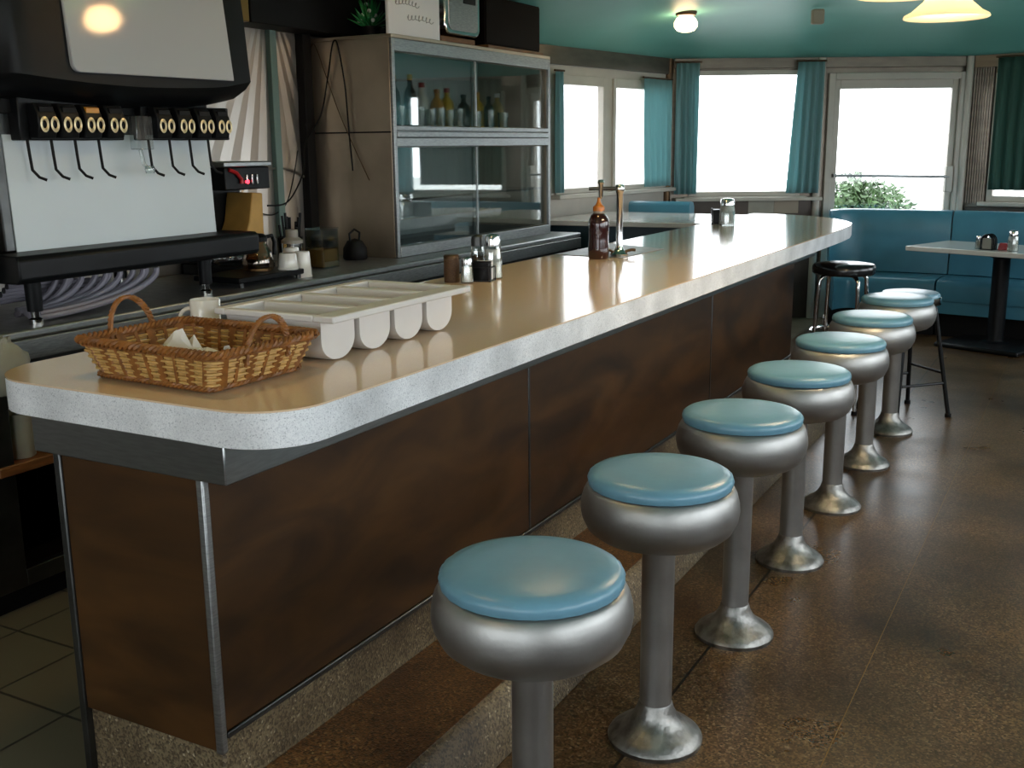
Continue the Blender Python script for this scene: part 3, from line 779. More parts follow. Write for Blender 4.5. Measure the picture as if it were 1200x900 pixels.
# black moulded hood with belly curve and the pale front panel
def hood_sec(y):
    t_ = (y-.80)/(2.0-.80)
    belly = .03*sin(pi*t_)
    edge = max(0, (t_-.86)/.14); edge2 = max(0, (.1-t_)/.1)
    fx_ = -1.79-.012*edge**2-.04*edge2**2
    zb = 1.755-belly+.015*edge
    return [(-2.44, y, Z(zb)), (-1.96, y, Z(zb)), (-1.90, y, Z(zb+.01)), (fx_-.03, y, Z(zb+.045)), (fx_, y, Z(zb+.075)), (fx_-.02, y, Z(2.1)), (fx_-.06, y, Z(2.46)), (-2.44, y, Z(2.46))]
rows = [hood_sec(.80+1.2*i/24) for i in range(25)]
mb = MB(); mb.grid(rows, closed=True); mb.f.append(tuple(range(7, -1, -1))); mb.f.append(tuple(24*8+k for k in range(8)))
mb.build('hood', M['black'], sd, smooth=45)
# rounded panel on the hood front
pan = arc(1.09+.03, 1.838+.03, .03, 180, 270, 5)+[(1.875, 1.842), (1.868, 2.40), (1.09, 2.40)]
mb = MB()
def hx(z): 
    return -1.788-.02*(z-1.85)/.25 if z < 2.1 else -1.809-.04*(z-2.1)/.36
front = [(hx(z)+.012, y, Z(z)) for y, z in pan]; backp = [(hx(z)-.03, y, Z(z)) for y, z in pan]
n = len(pan); mb.add(front+backp, [tuple(range(n)), tuple(range(2*n-1, n-1, -1))]+[(i, n+i, n+(i+1) % n, (i+1) % n) for i in range(n)])
mb.build('front_panel', M['greypanel'], sd, bevel=.004)
# hose bundle under the dispenser
t = thing('hose_bundle', 'bundle of grey ribbed hoses curving under the soda dispenser', 'hoses', (0, 0, ZB))
for k in range(12):
    pts = []
    Ry = .50-.034*k; Rz = .118-.006*(k % 3)
    for i in range(17):
        a = radians(98*i/16)
        pts.append((-1.885-.013*k-.02*(k % 2), .93+.012*(k % 4)+Ry*sin(a)+.06*i/16, .016+.005*(k % 3)+Rz*(1-cos(a))*.9))
    MB().tube(pts, .0115, 8).build('hose', M['greyhose'], t)
for k in range(5):
    MB().tube([(-2.08-.02*k, .96+.04*i, .112-.016*k-.0015*i+.006*sin(i*.5)) for i in range(12)], .0115, 8).build('hose', M['greyhose'], t)

# ------------------------------------------------------------------ coffee machine and things on the back bar
t = thing('coffee_machine', 'coffee machine with grey top, dark control head and tan front behind the soda dispenser', 'coffee machine', (0, 0, ZB))
MB().box(-2.50, 2.22, .0, -2.16, 2.50, .05).build('base', M['darkmetal'], t, bevel=.006)
MB().box(-2.50, 2.22, .0505, -2.36, 2.50, .40).build('column', M['darkmetal'], t, bevel=.006)
MB().box(-2.50, 2.21, .4005, -2.18, 2.515, .505).build('control_head', M['black'], t, bevel=.006)
MB().box(-2.50, 2.20, .506, -2.17, 2.525, .53).build('top_plate', M['steel'], t, bevel=.005)
MB().slab([(2.34, .09), (2.48, .09), (2.465, .2), (2.47, .38), (2.40, .385), (2.37, .25), (2.30, .12)], 0, -2.355, -2.19).build('tan_front', M['tan'], t, bevel=.006)
MB().tube([(-2.176, 2.235, .495), (-2.172, 2.28, .48), (-2.172, 2.31, .45), (-2.172, 2.31, .43)], .009, 8).build('red_tube', M['red'], t)
for k in range(3): MB().box(-2.18, 2.345+k*.035, .425, -2.170, 2.355+k*.035, .47).build('switch', M['chrome'], t, bevel=.002)
MB().ball((-2.174, 2.352, .437), .010).build('indicator', M['redlight'], t)
MB().lathe([(0, .0505), (.075, .0505), (.085, .07), (.08, .1), (.05, .14), (0, .14)], (-2.26, 2.30, 0), 24).build('server', M['clear'], t)
# dark gadget with cord on the right of the machine
t = thing('warmer_tray', 'low black warming plate on the back counter under the coffee pot', 'tray', (0, 0, ZB))
MB().box(-2.13, 1.92, .02, -1.86, 2.36, .045).build('plate', M['black'], t, bevel=.005)
for xx, yy in ((-2.11, 1.95), (-1.88, 1.95), (-2.11, 2.33), (-1.88, 2.33)):
    MB().lathe([(0, 0), (.012, 0), (.012, .02), (0, .02)], (xx, yy, 0), 12).build('leg', M['steel_dark'], t)
t = thing('coffee_pot', 'glass coffee pot half full of black coffee on the warming plate', 'coffee pot', (-2.0, 2.20, ZB+.0455))
MB().lathe([(0, 0), (.062, 0), (.07, .01), (.072, .04), (.06, .085), (.042, .12), (.04, .13), (.037, .13), (.039, .118), (.057, .083), (.069, .04), (.066, .012), (0, .004)], n=32).build('glass_body', M['smoke'], t)
MB().lathe([(0, .005), (.0645, .012), (.068, .04), (.0655, .055), (0, .055)], n=32).build('contents', M['coffee'], t)
MB().lathe([(0, .131), (.044, .131), (.046, .15), (.03, .165), (0, .168)], n=24).build('lid', M['black'], t)
MB().tube([(.0, .043, .145), (.0, .10, .15), (.0, .115, .12), (.0, .11, .06)], .009, 8).build('handle', M['black'], t)
def cup_stack(loc, r, h, label):
    t = thing('stacked_cup', label, 'cup', loc, group='upturned white cups on the back counter')
    MB().lathe([(r, 0), (r*1.02, .004), (r*.86, h*.93), (r*.80, h), (0, h+.002)], n=28).build('cup', M['ceramic'], t)
    MB().lathe([(r*.98, 0.0), (r*1.06, .003), (r*1.06, .009), (r*.99, .012)], n=28).build('lip', M['ceramic'], t)
cup_stack((-1.89, 2.375, ZB), .042, .12, 'right upturned white cup on the back counter beside the coffee pot')
cup_stack((-1.89, 2.275, ZB+.046), .045, .075, 'left upturned white cup next to the coffee pot, on the warmer edge')
cup_stack((-1.99, 2.42, ZB), .042, .13, 'rear upturned white cup behind the two front cups')
t = thing('utensil_crock', 'steel canister crammed with dark utensil handles behind the white cups', 'canister', (-2.2, 2.66, ZB))
MB().lathe([(0, 0), (.062, 0), (.065, .005), (.065, .15), (.068, .155), (.06, .155), (.058, .01), (0, .008)], n=28).build('canister', M['darkmetal'], t)
rnd = random.Random(2)
for k in range(12):
    a = rnd.uniform(0, 2*pi); r0 = rnd.uniform(.01, .04)
    p0 = Vector((r0*cos(a), r0*sin(a), .012)); p1 = Vector((1.7*r0*cos(a), 1.7*r0*sin(a), rnd.uniform(.2, .3)))
    o = MB().tube([p0+Vector((-2.2, 2.66, ZB)), p0.lerp(p1, .6)+Vector((-2.2, 2.66, ZB)), p1+Vector((-2.2, 2.66, ZB))], .0045, 6, r1=.007).build('utensil', M['black'])
    tag(o, 'dark utensil standing handle up in the steel canister', 'utensil', 'utensils in the canister')
t = thing('steel_canister', 'shiny steel canister with pale lid left of the utensil crock', 'canister', (-2.10, 2.56, ZB))
MB().lathe([(0, 0), (.048, 0), (.05, .006), (.05, .135), (0, .135)], n=28).build('body', M['chrome'], t)
MB().lathe([(0, .1355), (.053, .1355), (.053, .15), (.03, .165), (.03, .20), (0, .205)], n=24).build('lid', M['cream'], t)
t = thing('clear_canister', 'square clear canister partly filled with tan grains beside the cups', 'canister', (-2.05, 2.73, ZB))
mb = MB(); mb.box(-.055, -.06, 0, .055, .06, .006)
for a in ((-.055, -.06, .006, .055, -.056, .19), (-.055, .056, .006, .055, .06, .19), (-.055, -.056, .006, -.051, .056, .19), (.051, -.056, .006, .055, .056, .19)): mb.box(*a)
mb.build('jar', M['clear'], t)
MB().box(-.05, -.055, .0065, .05, .055, .095).build('contents', M['tan'], t, bevel=.004)
MB().box(-.058, -.063, .1905, .058, .063, .2).build('lid', M['clear'], t, bevel=.003)
t = thing('small_grinder', 'small dark grinder with brass dome near the display case side', 'grinder', (-2.22, 3.0, ZB))
MB().lathe([(0, 0), (.05, 0), (.045, .02), (.02, .05), (.018, .09), (.03, .1), (0, .11)], n=20).build('body', M['darkmetal'], t)
MB().lathe([(0, .1105), (.035, .1105), (.03, .13), (0, .145)], n=20).build('dome', M['brass'], t)
t = thing('black_kettle', 'dull black kettle in the shadow beside the display case', 'kettle', (-2.15, 3.13, ZB))
MB().lathe([(0, 0), (.06, 0), (.066, .01), (.064, .06), (.04, .1), (0, .112)], n=24).build('body', M['blackmatte'], t)
MB().tube([(0, -.04, .1), (0, -.045, .14), (0, .0, .16), (0, .045, .14), (0, .04, .1)], .006, 8).build('handle', M['black'], t)

# pressed sunburst sheet on the back wall: folded fan with a half round bead
mb = MB(); cyb, czb = 2.958, 2.42
ya_, yb_, za_, zb2 = 1.90, 3.25, ZB+.002, 2.295
pts = []
nw = 44
for k in range(nw+1):
    a = pi+pi*k/nw
    dy, dz = cos(a), sin(a)-1e-9
    tmax = 9
    if dy > 1e-6: tmax = min(tmax, (yb_-cyb)/dy)
    if dy < -1e-6: tmax = min(tmax, (ya_-cyb)/dy)
    if dz < -1e-6: tmax = min(tmax, (za_-czb)/dz)
    y_, z_ = cyb+dy*tmax, czb+dz*tmax
    t0 = .125/max(.02, -dz)
    if t0 < tmax:
        pts.append(((y_, z_, .004+.007*(k % 2)*min(1, tmax)), (cyb+dy*t0, czb+dz*t0, .004+.007*(k % 2)*min(1, t0))))
rows = [[(-2.528+p[1][2], p[1][0], p[1][1]) for p in pts], [(-2.528+p[0][2], p[0][0], p[0][1]) for p in pts]]
mb.grid(rows)
mb.tube([(-2.508, cyb-.30*cos(pi*i/24), 1.30+.17*sin(pi*i/24)) for i in range(25)], .006, 6)
struct(mb.build('trim_16', M['backsplash'], smooth=0))
# wall batten, gap shade strip and cords
struct(MB().box(-2.528, 2.935, ZB+.001, -2.492, 2.985, 2.3).build('trim_14', mat('teal grey batten', '#6c837c', .5), bevel=.003))
struct(MB().box(-2.528, 3.17, ZB+.001, -2.47, 3.24, 2.25).build('trim_15', M['blackmatte'], bevel=.003))  # black strip put in for the shade of the gap behind the case
def cord(label, pts, m, r=.0045):
    # smooth through points
    P = [Vector(p) for p in pts]; out_ = []
    for i in range(len(P)-1):
        p0, p1, p2, p3 = P[max(i-1, 0)], P[i], P[i+1], P[min(i+2, len(P)-1)]
        for k in range(8):
            t_ = k/8
            out_.append(.5*((2*p1)+(-p0+p2)*t_+(2*p0-5*p1+4*p2-p3)*t_**2+(-p0+3*p1-3*p2+p3)*t_**3))
    out_.append(P[-1])
    tag(MB().tube(out_, r, 6).build('power_cord', m), label, 'cord')
CY = 3.243
cord('black cord looping over the steel case side and down to the wall socket', [(-2.42, 2.76, 1.285), (-2.40, 2.90, 1.30), (-2.41, 3.05, 1.45), (-2.47, CY-.09, 1.60), (-2.42, CY-.01, 1.75), (-2.36, CY-.01, 1.95), (-2.33, CY-.01, 2.08), (-2.31, CY-.01, 2.128), (-2.285, CY-.01, 2.10), (-2.25, CY-.01, 1.9), (-2.235, CY-.01, 1.65), (-2.22, CY-.01, 1.45)], M['blackmatte'])
cord('brown cord crossing diagonally down the steel case side', [(-2.5, CY, 2.0), (-2.47, CY, 2.11), (-2.44, CY, 2.1), (-2.38, CY, 1.95), (-2.30, CY, 1.75), (-2.20, CY, 1.55), (-2.12, CY, 1.40)], M['bronze'], .003)
cord('thin dark cord hanging against the backsplash left of the case', [(-2.49, 2.8, 1.24), (-2.50, 2.9, 1.23), (-2.50, 3.0, 1.28), (-2.495, 3.06, 1.40), (-2.50, 3.12, 1.56)], M['darkmetal'], .0035)
o = MB().box(-2.529, 2.70, 1.21, -2.505, 2.79, 1.33).build('wall_socket', M['beige'], bevel=.006); tag(o, 'small grey socket on the backsplash where the cords meet', 'socket')

# ------------------------------------------------------------------ glass display case
XC = -1.963
dc = thing('display_case', 'two tier steel display case with sliding glass doors on the back counter', 'display case', (0, 0, ZB))
y0, y1 = 3.255, 5.095
z = lambda a: a-ZB
for yy in (y0, y1-.012): MB().box(-2.52, yy, z(.986), XC-.012, yy+.012, z(2.13)).build('side_panel', M['casesteel'], dc, bevel=.002)
MB().box(-2.52, y0+.012, z(.986), -2.51, y1-.012, z(2.13)).build('back_panel', M['casewhite'], dc)
MB().box(-2.52, y0, z(2.1305), XC+.006, y1, z(2.15)).build('top_panel', M['casesteel'], dc, bevel=.003)
MB().box(-2.515, y0-.002, z(1.648), XC-.013, y0-.0005, z(1.656)).build('side_seam', M['blackmatte'], dc)
MB().box(-2.509, y0+.013, z(1.625), XC-.02, y1-.013, z(1.66)).build('middle_deck', M['steel'], dc)
MB().box(-2.509, y0+.013, z(.9865), XC-.02, y1-.013, z(1.03)).build('bottom_deck', M['steel'], dc)
mb = MB()
for a, b_ in ((y0, y0+.028), (y1-.028, y1)): mb.box(XC-.011, a, z(.986), XC+.006, b_, z(2.13))
mb.box(XC-.011, y0+.028, z(2.065), XC+.006, y1-.028, z(2.13))
mb.box(XC-.011, y0+.028, z(1.66), XC+.006, y1-.028, z(1.685)); mb.box(XC-.011, y0+.028, z(1.625), XC+.010, y1-.028, z(1.655))
mb.box(XC-.011, y0+.028, z(1.575), XC+.006, y1-.028, z(1.622))
mb.box(XC-.011, y0+.028, z(.986), XC+.010, y1-.028, z(1.045))
mb.build('face_frame', M['steel'], dc, bevel=.003)
ym = 4.13
for za, zb_ in ((1.69, 2.06), (1.05, 1.57)):
    for k, (a, b_) in enumerate(((y0+.03, ym+.012), (ym-.012, y1-.03))):
        g = MB().box(XC-.016-.012*k, a, z(za), XC-.012-.012*k, b_, z(zb_)).build('sliding_glass', M['caseglass'], dc, smooth=0)
        e_ = b_ if k == 0 else a
        MB().box(XC-.018-.012*k, e_-.006, z(za), XC-.010-.012*k, e_+.006, z(zb_)).build('glass_edge', M['steel'], g)
MB().box(-2.50, y0+.014, z(1.285), XC-.05, y1-.014, z(1.297)).build('glass_shelf', M['caseglass'], dc)
mb = MB()
for yy in (3.5, 4.2, 4.9): mb.tube([(-2.49, yy, z(1.28)), (XC-.06, yy, z(1.28))], .006, 8)
mb.tube([(XC-.055, y0+.014, z(1.29)), (XC-.055, y1-.014, z(1.29))], .006, 8)
mb.build('shelf_bracket', M['chrome'], dc)

# glassware and bottles in the upper case
def tumbler(y, x, h, r, label, m=None):
    t = MB().lathe([(0, 0), (r*.8, 0), (r*.84, .004), (r, h), (r*.94, h), (r*.78, .01), (0, .008)], n=20).build('tumbler', m or M['clear'], None, (x, y, 1.6605))
    return tag(t, label, 'glass', 'tumblers in the upper display case')
ty = [3.33, 3.42, 3.52, 3.62, 3.73, 3.83, 3.93, 4.04, 4.24, 4.40, 4.58]
ordn = ['first', 'second', 'third', 'fourth', 'fifth', 'sixth', 'seventh', 'eighth', 'ninth', 'tenth', 'eleventh']
for k, yy in enumerate(ty):
    tumbler(yy, -2.034, .12+.01*(k % 2), .036, '%s clear tumbler from the left along the front of the upper glass case' % ordn[k])
def bottle(y, x, h, r, mb_, mc, label):
    t = thing('bottle', label, 'bottle', (x, y, 1.6605), group='bottles in the upper display case')
    MB().lathe([(0, 0), (r*.95, 0), (r, .006), (r, h*.6), (r*.85, h*.7), (r*.4, h*.8), (r*.38, h*.9), (0, h*.9)], n=20).build('body', mb_, t)
    MB().lathe([(0, h*.9+.0005), (r*.45, h*.9+.0005), (r*.42, h), (0, h+.002)], n=16).build('cap', mc, t)
bl = [(3.36, .25, .04, 'orange', 'red', 'squat amber bottle with red cap, leftmost in the upper glass case'),
      (3.50, .30, .036, 'sauce', 'yellow', 'dark bottle with yellow cap near the left of the upper glass case'),
      (3.66, .31, .036, 'black', 'yellow', 'black bottle with yellow cap in the upper glass case'),
      (3.78, .27, .04, 'white', 'red', 'white bottle with red cap in the upper glass case'),
      (3.94, .24, .042, 'amber', 'orange', 'amber bottle with orange cap left of the upper glass case divider'),
      (4.05, .25, .042, 'yellow', 'red', 'yellow bottle with red cap just left of the upper glass case divider'),
      (4.24, .22, .04, 'sauce', 'black', 'dark bottle right of the upper glass case divider'),
      (4.40, .24, .045, 'yellow', 'amber', 'tall yellow bottle right of the divider in the upper glass case'),
      (4.55, .22, .034, 'sauce', 'sauce', 'small dark red bottle between the yellow and tan ones in the upper glass case'),
      (4.66, .24, .04, 'tan', 'paper', 'tan bottle with white cap, rightmost in the upper glass case')]
for yy, h, r, a, b_, lb in bl: bottle(yy, -2.12, h, r, M[a], M[b_], lb)

# things on top of the case
t = thing('white_sign', 'white board with faint grey handwriting standing on top of the display case', 'sign', (0, 0, 2.1505))
MB().box(-2.022, 3.30, 0, -2.0, 3.80, .30).build('board', M['paper'], t, bevel=.006)
def scrawl(y0_, z0_, w, seed, hgt):
    rnd = random.Random(seed); pts = []
    n_ = 60
    for i in range(n_+1):
        u = i/n_
        amp = hgt*(1.4 if rnd.random() < .12 else .6)
        pts.append((-1.9985, y0_+w*u+.012*sin(u*2*pi*7+1.2), z0_+amp*sin(u*2*pi*7)+.012*sin(u*3)))
    return MB().tube(pts, .0022, 5)
scrawl(3.36, .165, .22, 1, .02).build('handwriting', M['ink'], t)
scrawl(3.47, .095, .25, 4, .02).build('handwriting', M['ink'], t)
t = thing('chrome_toaster', 'upright chrome appliance with dark slot on a wooden block above the case', 'toaster', (0, 0, 2.1505))
MB().box(-2.30, 3.84, 0, -2.02, 4.22, .04).build('wooden_block', M['wood_light'], t, bevel=.004)
mb = MB(); mb.slab(arc(3.91, .10, .05, 180, 270, 5)+arc(4.20, .10, .05, 270, 360, 5)+[(4.25, .42), (3.86, .42)], 0, -2.28, -2.0); mb.build('body', M['chrome'], t, bevel=.01)
MB().slab([(4.05, .23), (4.19, .23), (4.19, .29), (4.05, .29)], 0, -2.005, -1.992).build('slot', M['black'], t, bevel=.004)
MB().slab(arc(3.93, .11, .035, 180, 270, 4)+arc(4.18, .11, .035, 270, 360, 4)+[(4.215, .33), (3.895, .33)], 0, -2.001, -1.996).build('face_plate', M['steel'], t)
t = thing('reflection_board', 'brown board added for an amber reflection along the right top of the display case', 'board', (0, 0, 2.1505))
MB().box(-2.32, 4.32, 0, -1.985, 5.05, .022).build('reflection_slab', M['wood_light'], t, bevel=.003)  # amber reflection on the case top, built as a brown board
t = thing('dark_cabinet', 'plain dark brown cabinet standing on the board at the right top of the display case', 'cabinet', (0, 0, 2.173))
MB().slab([(-2.33, 0), (-2.0, 0), (-2.0, .285), (-2.14, .275), (-2.33, .215)], 1, 4.30, 5.02).build('body', M['darkbrown'], t, bevel=.003)
MB().slab([(-1.9995, .01), (-1.992, .01), (-1.992, .275), (-1.9995, .275)], 1, 4.31, 5.01).build('door', M['darkbrown'], t, bevel=.002)
t = thing('dark_bulkhead', 'dark overhead bulkhead above the back counter', 'bulkhead', (0, 0, 2.17))
MB().box(-2.52, 2.62, .0, -2.33, 4.6, .30).build('panel', M['blackmatte'], t, bevel=.004)
MB().box(-2.52, 2.40, .0, -2.335, 2.615, .28).build('amber_reflection_panel', M['brass'], t, bevel=.004)  # amber reflected light put into the panel's brass colour
# tinsel plant
t = thing('tinsel_plant', 'dark pot of green tinsel and pale flowers behind the left edge of the white sign', 'plant', (0, 0, 2.1515))
MB().lathe([(0, 0), (.05, 0), (.065, .06), (.06, .06), (.045, .01), (0, .01)], (-2.22, 3.44, 0), 20).build('pot', M['blackmatte'], t)
rnd = random.Random(11); mb = MB(); wf = []
for k in range(90):
    a = rnd.uniform(0, 2*pi); e_ = rnd.uniform(.1, 1.3); L_ = rnd.uniform(.07, .2)
    p0 = Vector((-2.22, 3.44, .05)); dr = Vector((cos(a)*cos(e_)*.38, sin(a)*cos(e_)*.95, sin(e_)))
    p1 = p0+dr*L_; sd_ = dr.orthogonal().normalized()*.006
    mb.add([p0, p0.lerp(p1, .6)+sd_, p1, p0.lerp(p1, .6)-sd_], [(0, 1, 2, 3)])
    if k % 6 == 0: wf.append(tuple(p1))
mb.build('foliage', M['green'], t, solid=.001); 
for c in wf[:9]: MB().ball(c, .012, n=8, m_=5).build('flower', M['ceramic'], t)

# ------------------------------------------------------------------ booths
bo = thing('booth_bench', 'blue vinyl booth bench with rounded left end in front of the glass door', 'booth')
def bench(path, x_in, par, nm_back, nm_seat, up=0.):
    """path: list of (pos, inward normal) along the wall; builds backrest, seat, face and toe kick"""
    def row(prof): return [[(p.x+n_.x*o_, p.y+n_.y*o_, zz) for o_, zz in prof] for p, n_ in path]
    back = [(0, .40), (0, .97+up), (.015, .995+up), (.05, 1.005+up), (.095, .995+up), (.115, .96+up), (.12, .80), (.14, .473)]
    seat = [(.0, .30), (.0, .395), (.142, .396), (.142, .455), (.16, .468), (.40, .472), (.53, .466), (.57, .448), (.58, .42), (.575, .33), (.57, .30)]
    face = [(.02, .195), (.02, .299), (.56, .299), (.56, .195)]
    toe = [(.02, .0), (.02, .194), (.50, .194), (.50, .0)]
    for nm, pr, m_ in (('backrest', back, 'vinyl_dark'), ('seat', seat, 'vinyl_dark'), ('seat_front', face, 'vinyl_dark'), ('toe_kick', toe, 'blackmatte')):
        r = row(pr); n_ = len(pr); mb = MB(); mb.grid(r, closed=True)
        mb.f.append(tuple(range(n_))); mb.f.append(tuple((len(r)-1)*n_+k for k in range(n_-1, -1, -1)))
        mb.build(nm, M[m_], par, smooth=50)
p1 = []
for i in range(9):
    a = radians(100*(1-i/8))
    p1.append((Vector((-.74-.18*sin(a)*1.0, 8.33-.30*(1-cos(a))*1.0)), Vector((sin(a)*.9, -cos(a))).normalized() if a < 1.5 else Vector((1, -.02))))
p1 = []
# rounded left end: centre of curvature inside the seat
cx_, cy_, R_ = -.45, 8.05, .30
for i in range(10):
    a = radians(165-75*i/9)
    p1.append((Vector((cx_+R_*cos(a), cy_+R_*sin(a))), Vector((-cos(a)*.35, -1)).normalized()))
p1 += [(Vector((x, 8.35)), Vector((0, -1))) for x in (-.3, -.15, 0, .12)]
MITRE = Vector((-.0857, -1.0))
p1.append((Vector((.262, 8.35)), MITRE))
bench(p1, None, bo, '', '')
bo2 = thing('booth_bench', 'straight blue vinyl booth bench behind the white table on the right', 'booth')
dr = Vector((.985, -.17)); nr = Vector((-.17, -.985))
bench([(Vector((.276, 8.35))+dr*s_, nr if s_ else MITRE) for s_ in (0, .5, 1.0, 1.6, 2.2)], None, bo2, '', '')
bo3 = thing('booth_bench', 'blue booth bench in the left bay beyond the counter return', 'booth')
bench([(Vector((-2.10, 6.83))+Vector((.99, .08))*s_, Vector((0, 1))) for s_ in (0, .2, .4, .52)], None, bo3, '', '', .11)
# lower seat left of the black stool
# table
tb = thing('booth_table', 'white topped rectangular table on a black pedestal in front of the booth', 'table', (.72, 7.52, 0), radians(-21))
MB().box(-.62, -.34, .732, .62, .34, .77).build('tabletop', M['tabletop'], tb, bevel=.006)['label'] = 'white laminate top'
MB().lathe([(0, .045), (.07, .045), (.062, .075), (.062, .69), (.13, .715), (.13, .7315), (0, .7315)], n=28).build('column', M['black'], tb)
MB().box(-.33, -.33, 0, .33, .33, .035).build('base_plate', M['darkmetal'], tb, bevel=.012)
MB().lathe([(0, .0355), (.11, .0355), (.075, .05), (0, .05)], n=28).build('collar', M['black'], tb)
def ontable(u, v):
    a = radians(-21); return (.72+u*cos(a)-v*sin(a), 7.52+u*sin(a)+v*cos(a), .77)
shaker('salt_shaker', 'small salt shaker on the white booth table left of the black caddy', 'shaker', ontable(-.11, -.18), .022, .10, M['salt'], M['chrome'])
shaker('pepper_shaker', 'small pepper shaker on the white booth table touching the black caddy', 'shaker', ontable(-.07, -.13), .022, .10, M['pepper'], M['chrome'])
t = thing('packet_caddy', 'round topped black packet caddy on the white booth table', 'caddy', ontable(-.02, -.2), radians(-21))
mb = MB(); mb.box(-.05, -.035, 0, .05, .035, .005)
for sy in (-.035, -.012, .012, .035):
    mb.tube([(.045*cos(pi*k/10), sy, .06+.055*sin(pi*k/10)) for k in range(11)]+[(-.045, sy, .0)], .005, 6); mb.tube([(.045, sy, 0), (.045, sy, .06)], .005, 6)
mb.build('wire_rack', M['black'], t)
MB().box(-.035, -.03, .0055, .035, .03, .085).build('packets', M['cream'], t, bevel=.003)
o = MB().slab([(-.04, 0), (.04, 0), (.03, .05), (-.03, .05)], 1, -.03, .03).build('red_dish', M['red'], None, ontable(.07, -.14), bevel=.004)
tag(o, 'small red dish between the caddy and sugar shaker on the booth table', 'dish')
shaker('sugar_shaker', 'sugar shaker with chrome cap at the right of the booth table', 'shaker', ontable(.165, -.2), .04, .155, M['salt'], M['chrome'], fillh=.7)

# ------------------------------------------------------------------ curtains
def curtain(name, label, P, ang, s0, s1, z0, z1, m, waves, amp=.022, flare=0., yoff=-.06, pinch=None):
    n = waves*10; rows = []
    for j in range(13):
        v = j/12; z_ = z1+(z0-z1)*v
        r = []
        for i in range(n+1):
            u = i/n
            a0 = s0; a1 = s1+flare*v
            if pinch: a0 = s0+pinch[0]*v; a1 = s1+pinch[1]*v
            s_ = a0+(a1-a0)*u
            r.append((s_, yoff+amp*(.55+.45*v)*sin(2*pi*waves*u+.5*sin(3*v+u*4)), z_))
        rows.append(r)
    t = thing(name, label, 'curtain', (P.x, P.y, 0), ang)
    MB().grid(rows).build('cloth', m, t, smooth=80, solid=.002)
    MB().tube([(s0-.02, yoff, z1+.008), (s1+.02, yoff, z1+.008)], .008, 8).build('rod', M['bronze'], t)
curtain('curtain', 'teal curtain gathered at the right of the bay window, by the corner', B1, angB, 2.13, 2.58, 1.215, 2.115, M['curtain'], 5, pinch=(.04, .0))
curtain('curtain', 'narrow teal curtain at the left edge of the bay window beside the display case', B1, angB, .86, .945, 1.215, 2.115, M['curtain'], 2)
curtain('curtain', 'teal curtain hanging left of the far window, from the corner post', A, angF, .04, .24, 1.135, 2.262, M['curtain'], 4, yoff=-.08)
curtain('curtain', 'teal curtain hanging right of the far window, beside the glass door', A, angF, 1.10, 1.33, 1.135, 2.262, M['curtain'], 4, yoff=-.08, pinch=(-.06, .0))
curtain('curtain', 'dark green curtain covering the window right of the glass door', D2, angR, .26, 1.22, 1.155, 2.27, M['curtain_dark'], 11, yoff=-.08)
curtain('curtain', 'unseen teal curtain added over the far right of the end window, beyond the booth table', D2, angR, 1.30, 2.6, 1.075, 2.27, M['curtain'], 12, yoff=-.08)  # out of view, added to cut the bright window reflection in the case

# papers under the far window
for k, (s0, s1, za, zb_, m_, lb) in enumerate(((.72, .95, .955, 1.066, 'cream', 'grey notice taped below the far window, left of the pale one'), (.953, 1.17, .955, 1.066, 'tan', 'pale notice taped below the far window, right one of two'))):
    o = MB().box(s0, -.034, za, s1, -.0315, zb_).build('notice', M['plasticbag'] if k == 0 else M['beige'], None, (A.x, A.y, 0), angF, smooth=0)
    tag(o, lb, 'notice')

# ------------------------------------------------------------------ lamps
def dome_lamp(x, y, z_, label, r=.085, m='bulb'):
    t = thing('ceiling_lamp', label, 'lamp', (x, y, z_), group='round ceiling lamps')
    MB().lathe([(0, .03), (r*.9, .03), (r*.95, .0), (r*.85, -.02), (r*.5, -.025), (0, -.025)], n=32).build('mount', M['bronze'], t)
    MB().lathe([(r*.55, -.0255), (r*.8, -.04), (r, -.07), (r*.98, -.10), (r*.75, -.125), (r*.4, -.135), (0, -.138)], n=32).build('dome', M[m], t)
dome_lamp(-1.46, 6.33, 2.515, 'small lit dome lamp on the ceiling near the far corner', m='bulb_dim')
dome_lamp(-.55, 2.4, 2.54, 'lit dome lamp on the ceiling above the middle of the counter', .085)
dome_lamp(-.55, .2, 2.54, 'lit dome lamp on the ceiling above the near end of the counter', .085)
dome_lamp(-.1, -1.9, 2.54, 'lit dome lamp on the ceiling behind the viewpoint', .085)
# pendant cluster with three glass bells
pl = thing('pendant_lamp', 'pendant lamp with three lit amber glass bell shades above the stools', 'lamp', (.73, 2.85, 2.54))
MB().lathe([(0, .01), (.07, .01), (.06, -.02), (.012, -.03), (.012, -.22), (.03, -.23), (.03, -.27), (0, -.28)], n=24).build('stem', M['bronze'], pl)
EM_BULB = emat('lit bulb', '#ffe2b8', 300.)
bells = []
for (dep, lat, zb_) in ((4.2, 4.2*488/1254.55, 2.025), (3.72, 3.72*437/1254.55, 2.045), (3.72, 3.72*563/1254.55, 2.06)):
    p = cam_xy(dep, lat); bells.append((p[0]-.73, p[1]-2.85, zb_-2.54))
for bx, by, bz in bells:
    MB().tube([(0, 0, -.25), (bx*.5, by*.5, -.235), (bx*.9, by*.9, bz+.26), (bx, by, bz+.215)], .009, 8).build('arm', M['bronze'], pl)
    sh = MB().lathe([(.03, .20), (.036, .17), (.05, .12), (.085, .06), (.125, .025), (.15, .012), (.154, .003), (.15, .0), (.143, .003), (.12, .02), (.08, .055), (.046, .118), (.03, .17), (.025, .2)], (bx, by, bz), 40).build('glass_bell', M['bell'], pl, smooth=60)
    MB().ball((bx, by, bz+.085), .028, rz=.036).build('bulb', EM_BULB, sh)
